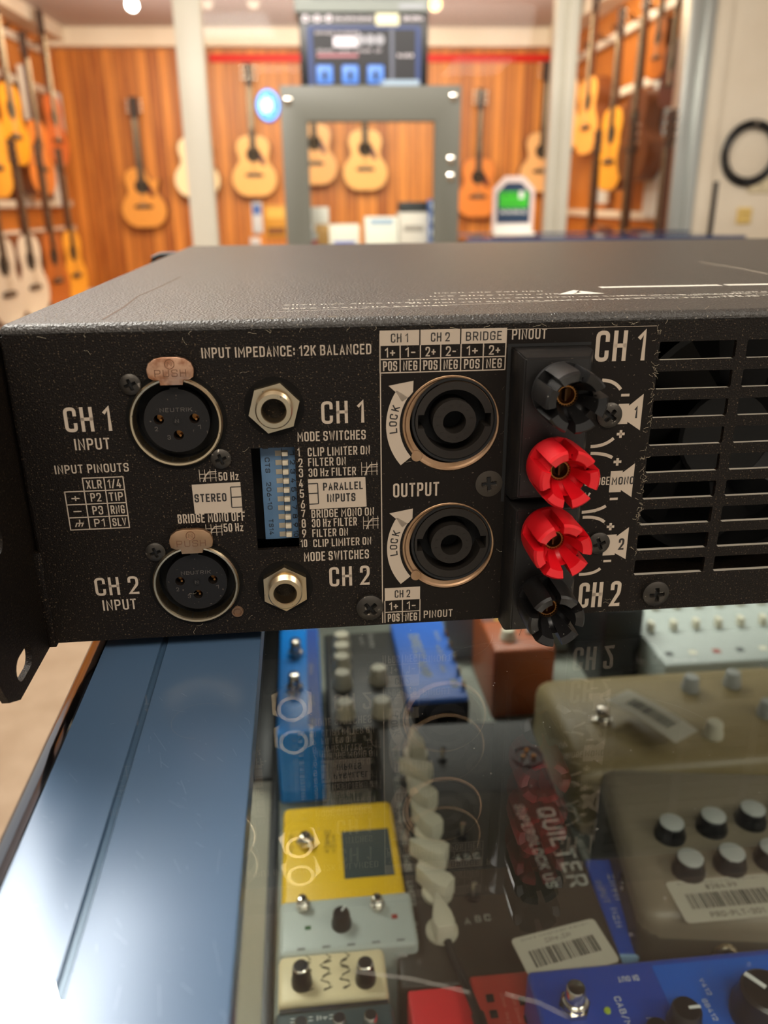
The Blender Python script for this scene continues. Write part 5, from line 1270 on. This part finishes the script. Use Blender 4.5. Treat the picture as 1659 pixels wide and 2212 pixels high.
# glass counter across the aisle, its sign, cable coil, tag, plate, rod
q0 = rY(1006, 515, 3.05); q1 = rY(1610, 507, 3.05)
t = thing('glass_counter', 'glass counter with dark blue edge trim across the aisle', 'counter', ((q0.x+q1.x)/2, 3.3, 0)); L = q1.x-q0.x; TZ = rY(1300, 512, 3.05).z
MB().box(-L/2, L/2, -.25, .25, TZ-.012, TZ-.004).build('glass_top', CG, t, smooth=0)
m = MB(); m.box(-L/2, L/2, -.262, -.235, TZ-.03, TZ, .004); m.box(-L/2, L/2, .235, .262, TZ-.03, TZ, .004); m.build('edge_trim', mat('navy_trim', (40, 58, 96), .35, .3), t)
MB().box(-L/2, L/2, -.24, .24, 0, .5).build('base', mat('counter_base', (80, 76, 70), .6), t); m = MB()
for s_ in (-1, 1): m.box(s_*L/2-.006, s_*L/2+.006, -.24, .24, .5, TZ-.012)
m.build('side_glass', CG, t, smooth=0)
p = rY(1106, 503, 3.3); hh = rY(1106, 380, 3.3).z-TZ
t = thing('counter_sign', 'octagonal dark blue sign with green and white print standing on the far counter', 'sign', (p.x, 3.3, TZ)); wv = .16
def octo(w, z0, z1, c): return [(-w/2, z0), (w/2, z0), (w/2, z1-c), (w/2-c, z1), (-w/2+c, z1), (-w/2, z1-c)]
m = MB(); m.prism(octo(wv, .0, hh, .045), [], 0, .012); m.build('card', mat('pale_pink_card', (226, 206, 200), .5), t)
m = MB(); m.prism(octo(wv*.8, .045, hh*.89, .036), [], -.002, .001); m.build('blue_field', mat('sign_navy', (34, 56, 84), .4), t)
m = MB(); m.box(-wv*.34, wv*.34, -.004, 0, hh*.47, hh*.74); gp = m.build('green_panel', mat('sign_green', (62, 200, 40), .5), t)
m = MB(); m.box(wv*.12, wv*.24, -.006, -.004, hh*.62, hh*.75); m.build('white_mark', wht, gp)
m = MB(); text_local(m, 'abcab', wv*.4, hh*.09, lambda u, v: (-wv*.3+u, -.0055, hh*.64+v), 1.3); text_local(m, 'bcbabca', wv*.56, hh*.08, lambda u, v: (-wv*.3+u, -.0055, hh*.51+v), 1.3); m.build('green_print', mat('dark_green', (20, 90, 30), .5), gp, smooth=0)
m = MB(); text_local(m, 'abcabcab bcaba', wv*.66, hh*.08, lambda u, v: (-wv*.33+u, -.0035, hh*.36+v), 1.4); m.build('white_print', wht, t, smooth=0)
m = MB(); m.box(-wv*.5, wv*.5, -.05, .05, 0, .012, .003); m.box(-wv*.45, wv*.45, -.004, 0, .004, .04); m.build('stand', mat('white_acrylic', (232, 228, 220), .4), t)
# cable coil on the white wall
p = rY(1622, 330, YP-.03); t = thing('cable_coil', 'black cable coil hanging on the white wall', 'cable', (p.x, YP, p.z)); m = MB(); rn = random.Random(2)
for k in range(9):
    r = .128+rn.uniform(-.016, .014); dx, dz = rn.uniform(-.006, .006), rn.uniform(-.008, .006); y = -.012-.006*(k % 4)
    m.tube([(dx+r*cos(q*pi/20), y, dz+r*1.02*sin(q*pi/20)) for q in range(40)], .0042, 6, closed=True)
m.build('cable', mat('black_rubber', (28, 26, 26), .5), t); m = MB(); m.tube([(0, 0, .12), (0, -.05, .12), (0, -.055, .14)], .004, 8); m.build('hook', chrome, t)
m = MB(); m.box(-.012, .012, -.042, -.006, -.15, -.115, .003); m.build('cable_tie', black_m, t)
t = card('paper_tag', 'yellow paper tag on the white wall under the cable coil', 'tag', 1606, 466, YP-.002, .07, .075, (222, 190, 110), [(-.3, .3, .1, .2, (180, 150, 80))])
t = card('wall_plate', 'cream wall plate partly behind the cable coil', 'wall plate', 1640, 400, YP-.002, .11, .07, (214, 200, 166), [(-.1, .1, -.2, .2, (190, 176, 146))])
p0 = rY(1533, 505, 3.9); p1 = rY(1537, 392, 3.9); t = thing('stand_pole', 'thin black stand pole in front of the white wall', 'stand', (p0.x, 3.9, 0))
MB().cyl((0, 0, .02), (0, 0, p1.z), .012, 12).build('pole', black_m, t); m = MB(); m.lathe([(0, 0), (.13, 0), (.12, .018), (.02, .024), (0, .024)], 28); m.build('base', black_m, t)
# thin black cable over the near end of the taupe amplifier pedal
a_ = hz(958, 2010, -233); b_ = hz(1012, 2135, -226)
J = Thing('cable', 'thin black cable running from the nearest cream knob to the red pedals', 'cable', (a_.x, a_.y, -236), rz=0)
mb = MB(); mb.tube([(a_.x, a_.y, -233), ((a_.x+b_.x)/2+.4, (a_.y+b_.y)/2, -233), (b_.x, b_.y, -228), (b_.x+2, b_.y-12, -228)], 2.2, 8); J.part(mb, 'cord', mat('black_rubber', (28, 26, 26), .5))
mb = MB(); mb.cyl((b_.x+2, b_.y-12, -228), (b_.x+3, b_.y-26, -228), 3.2, 12); J.part(mb, 'plug', kblack)
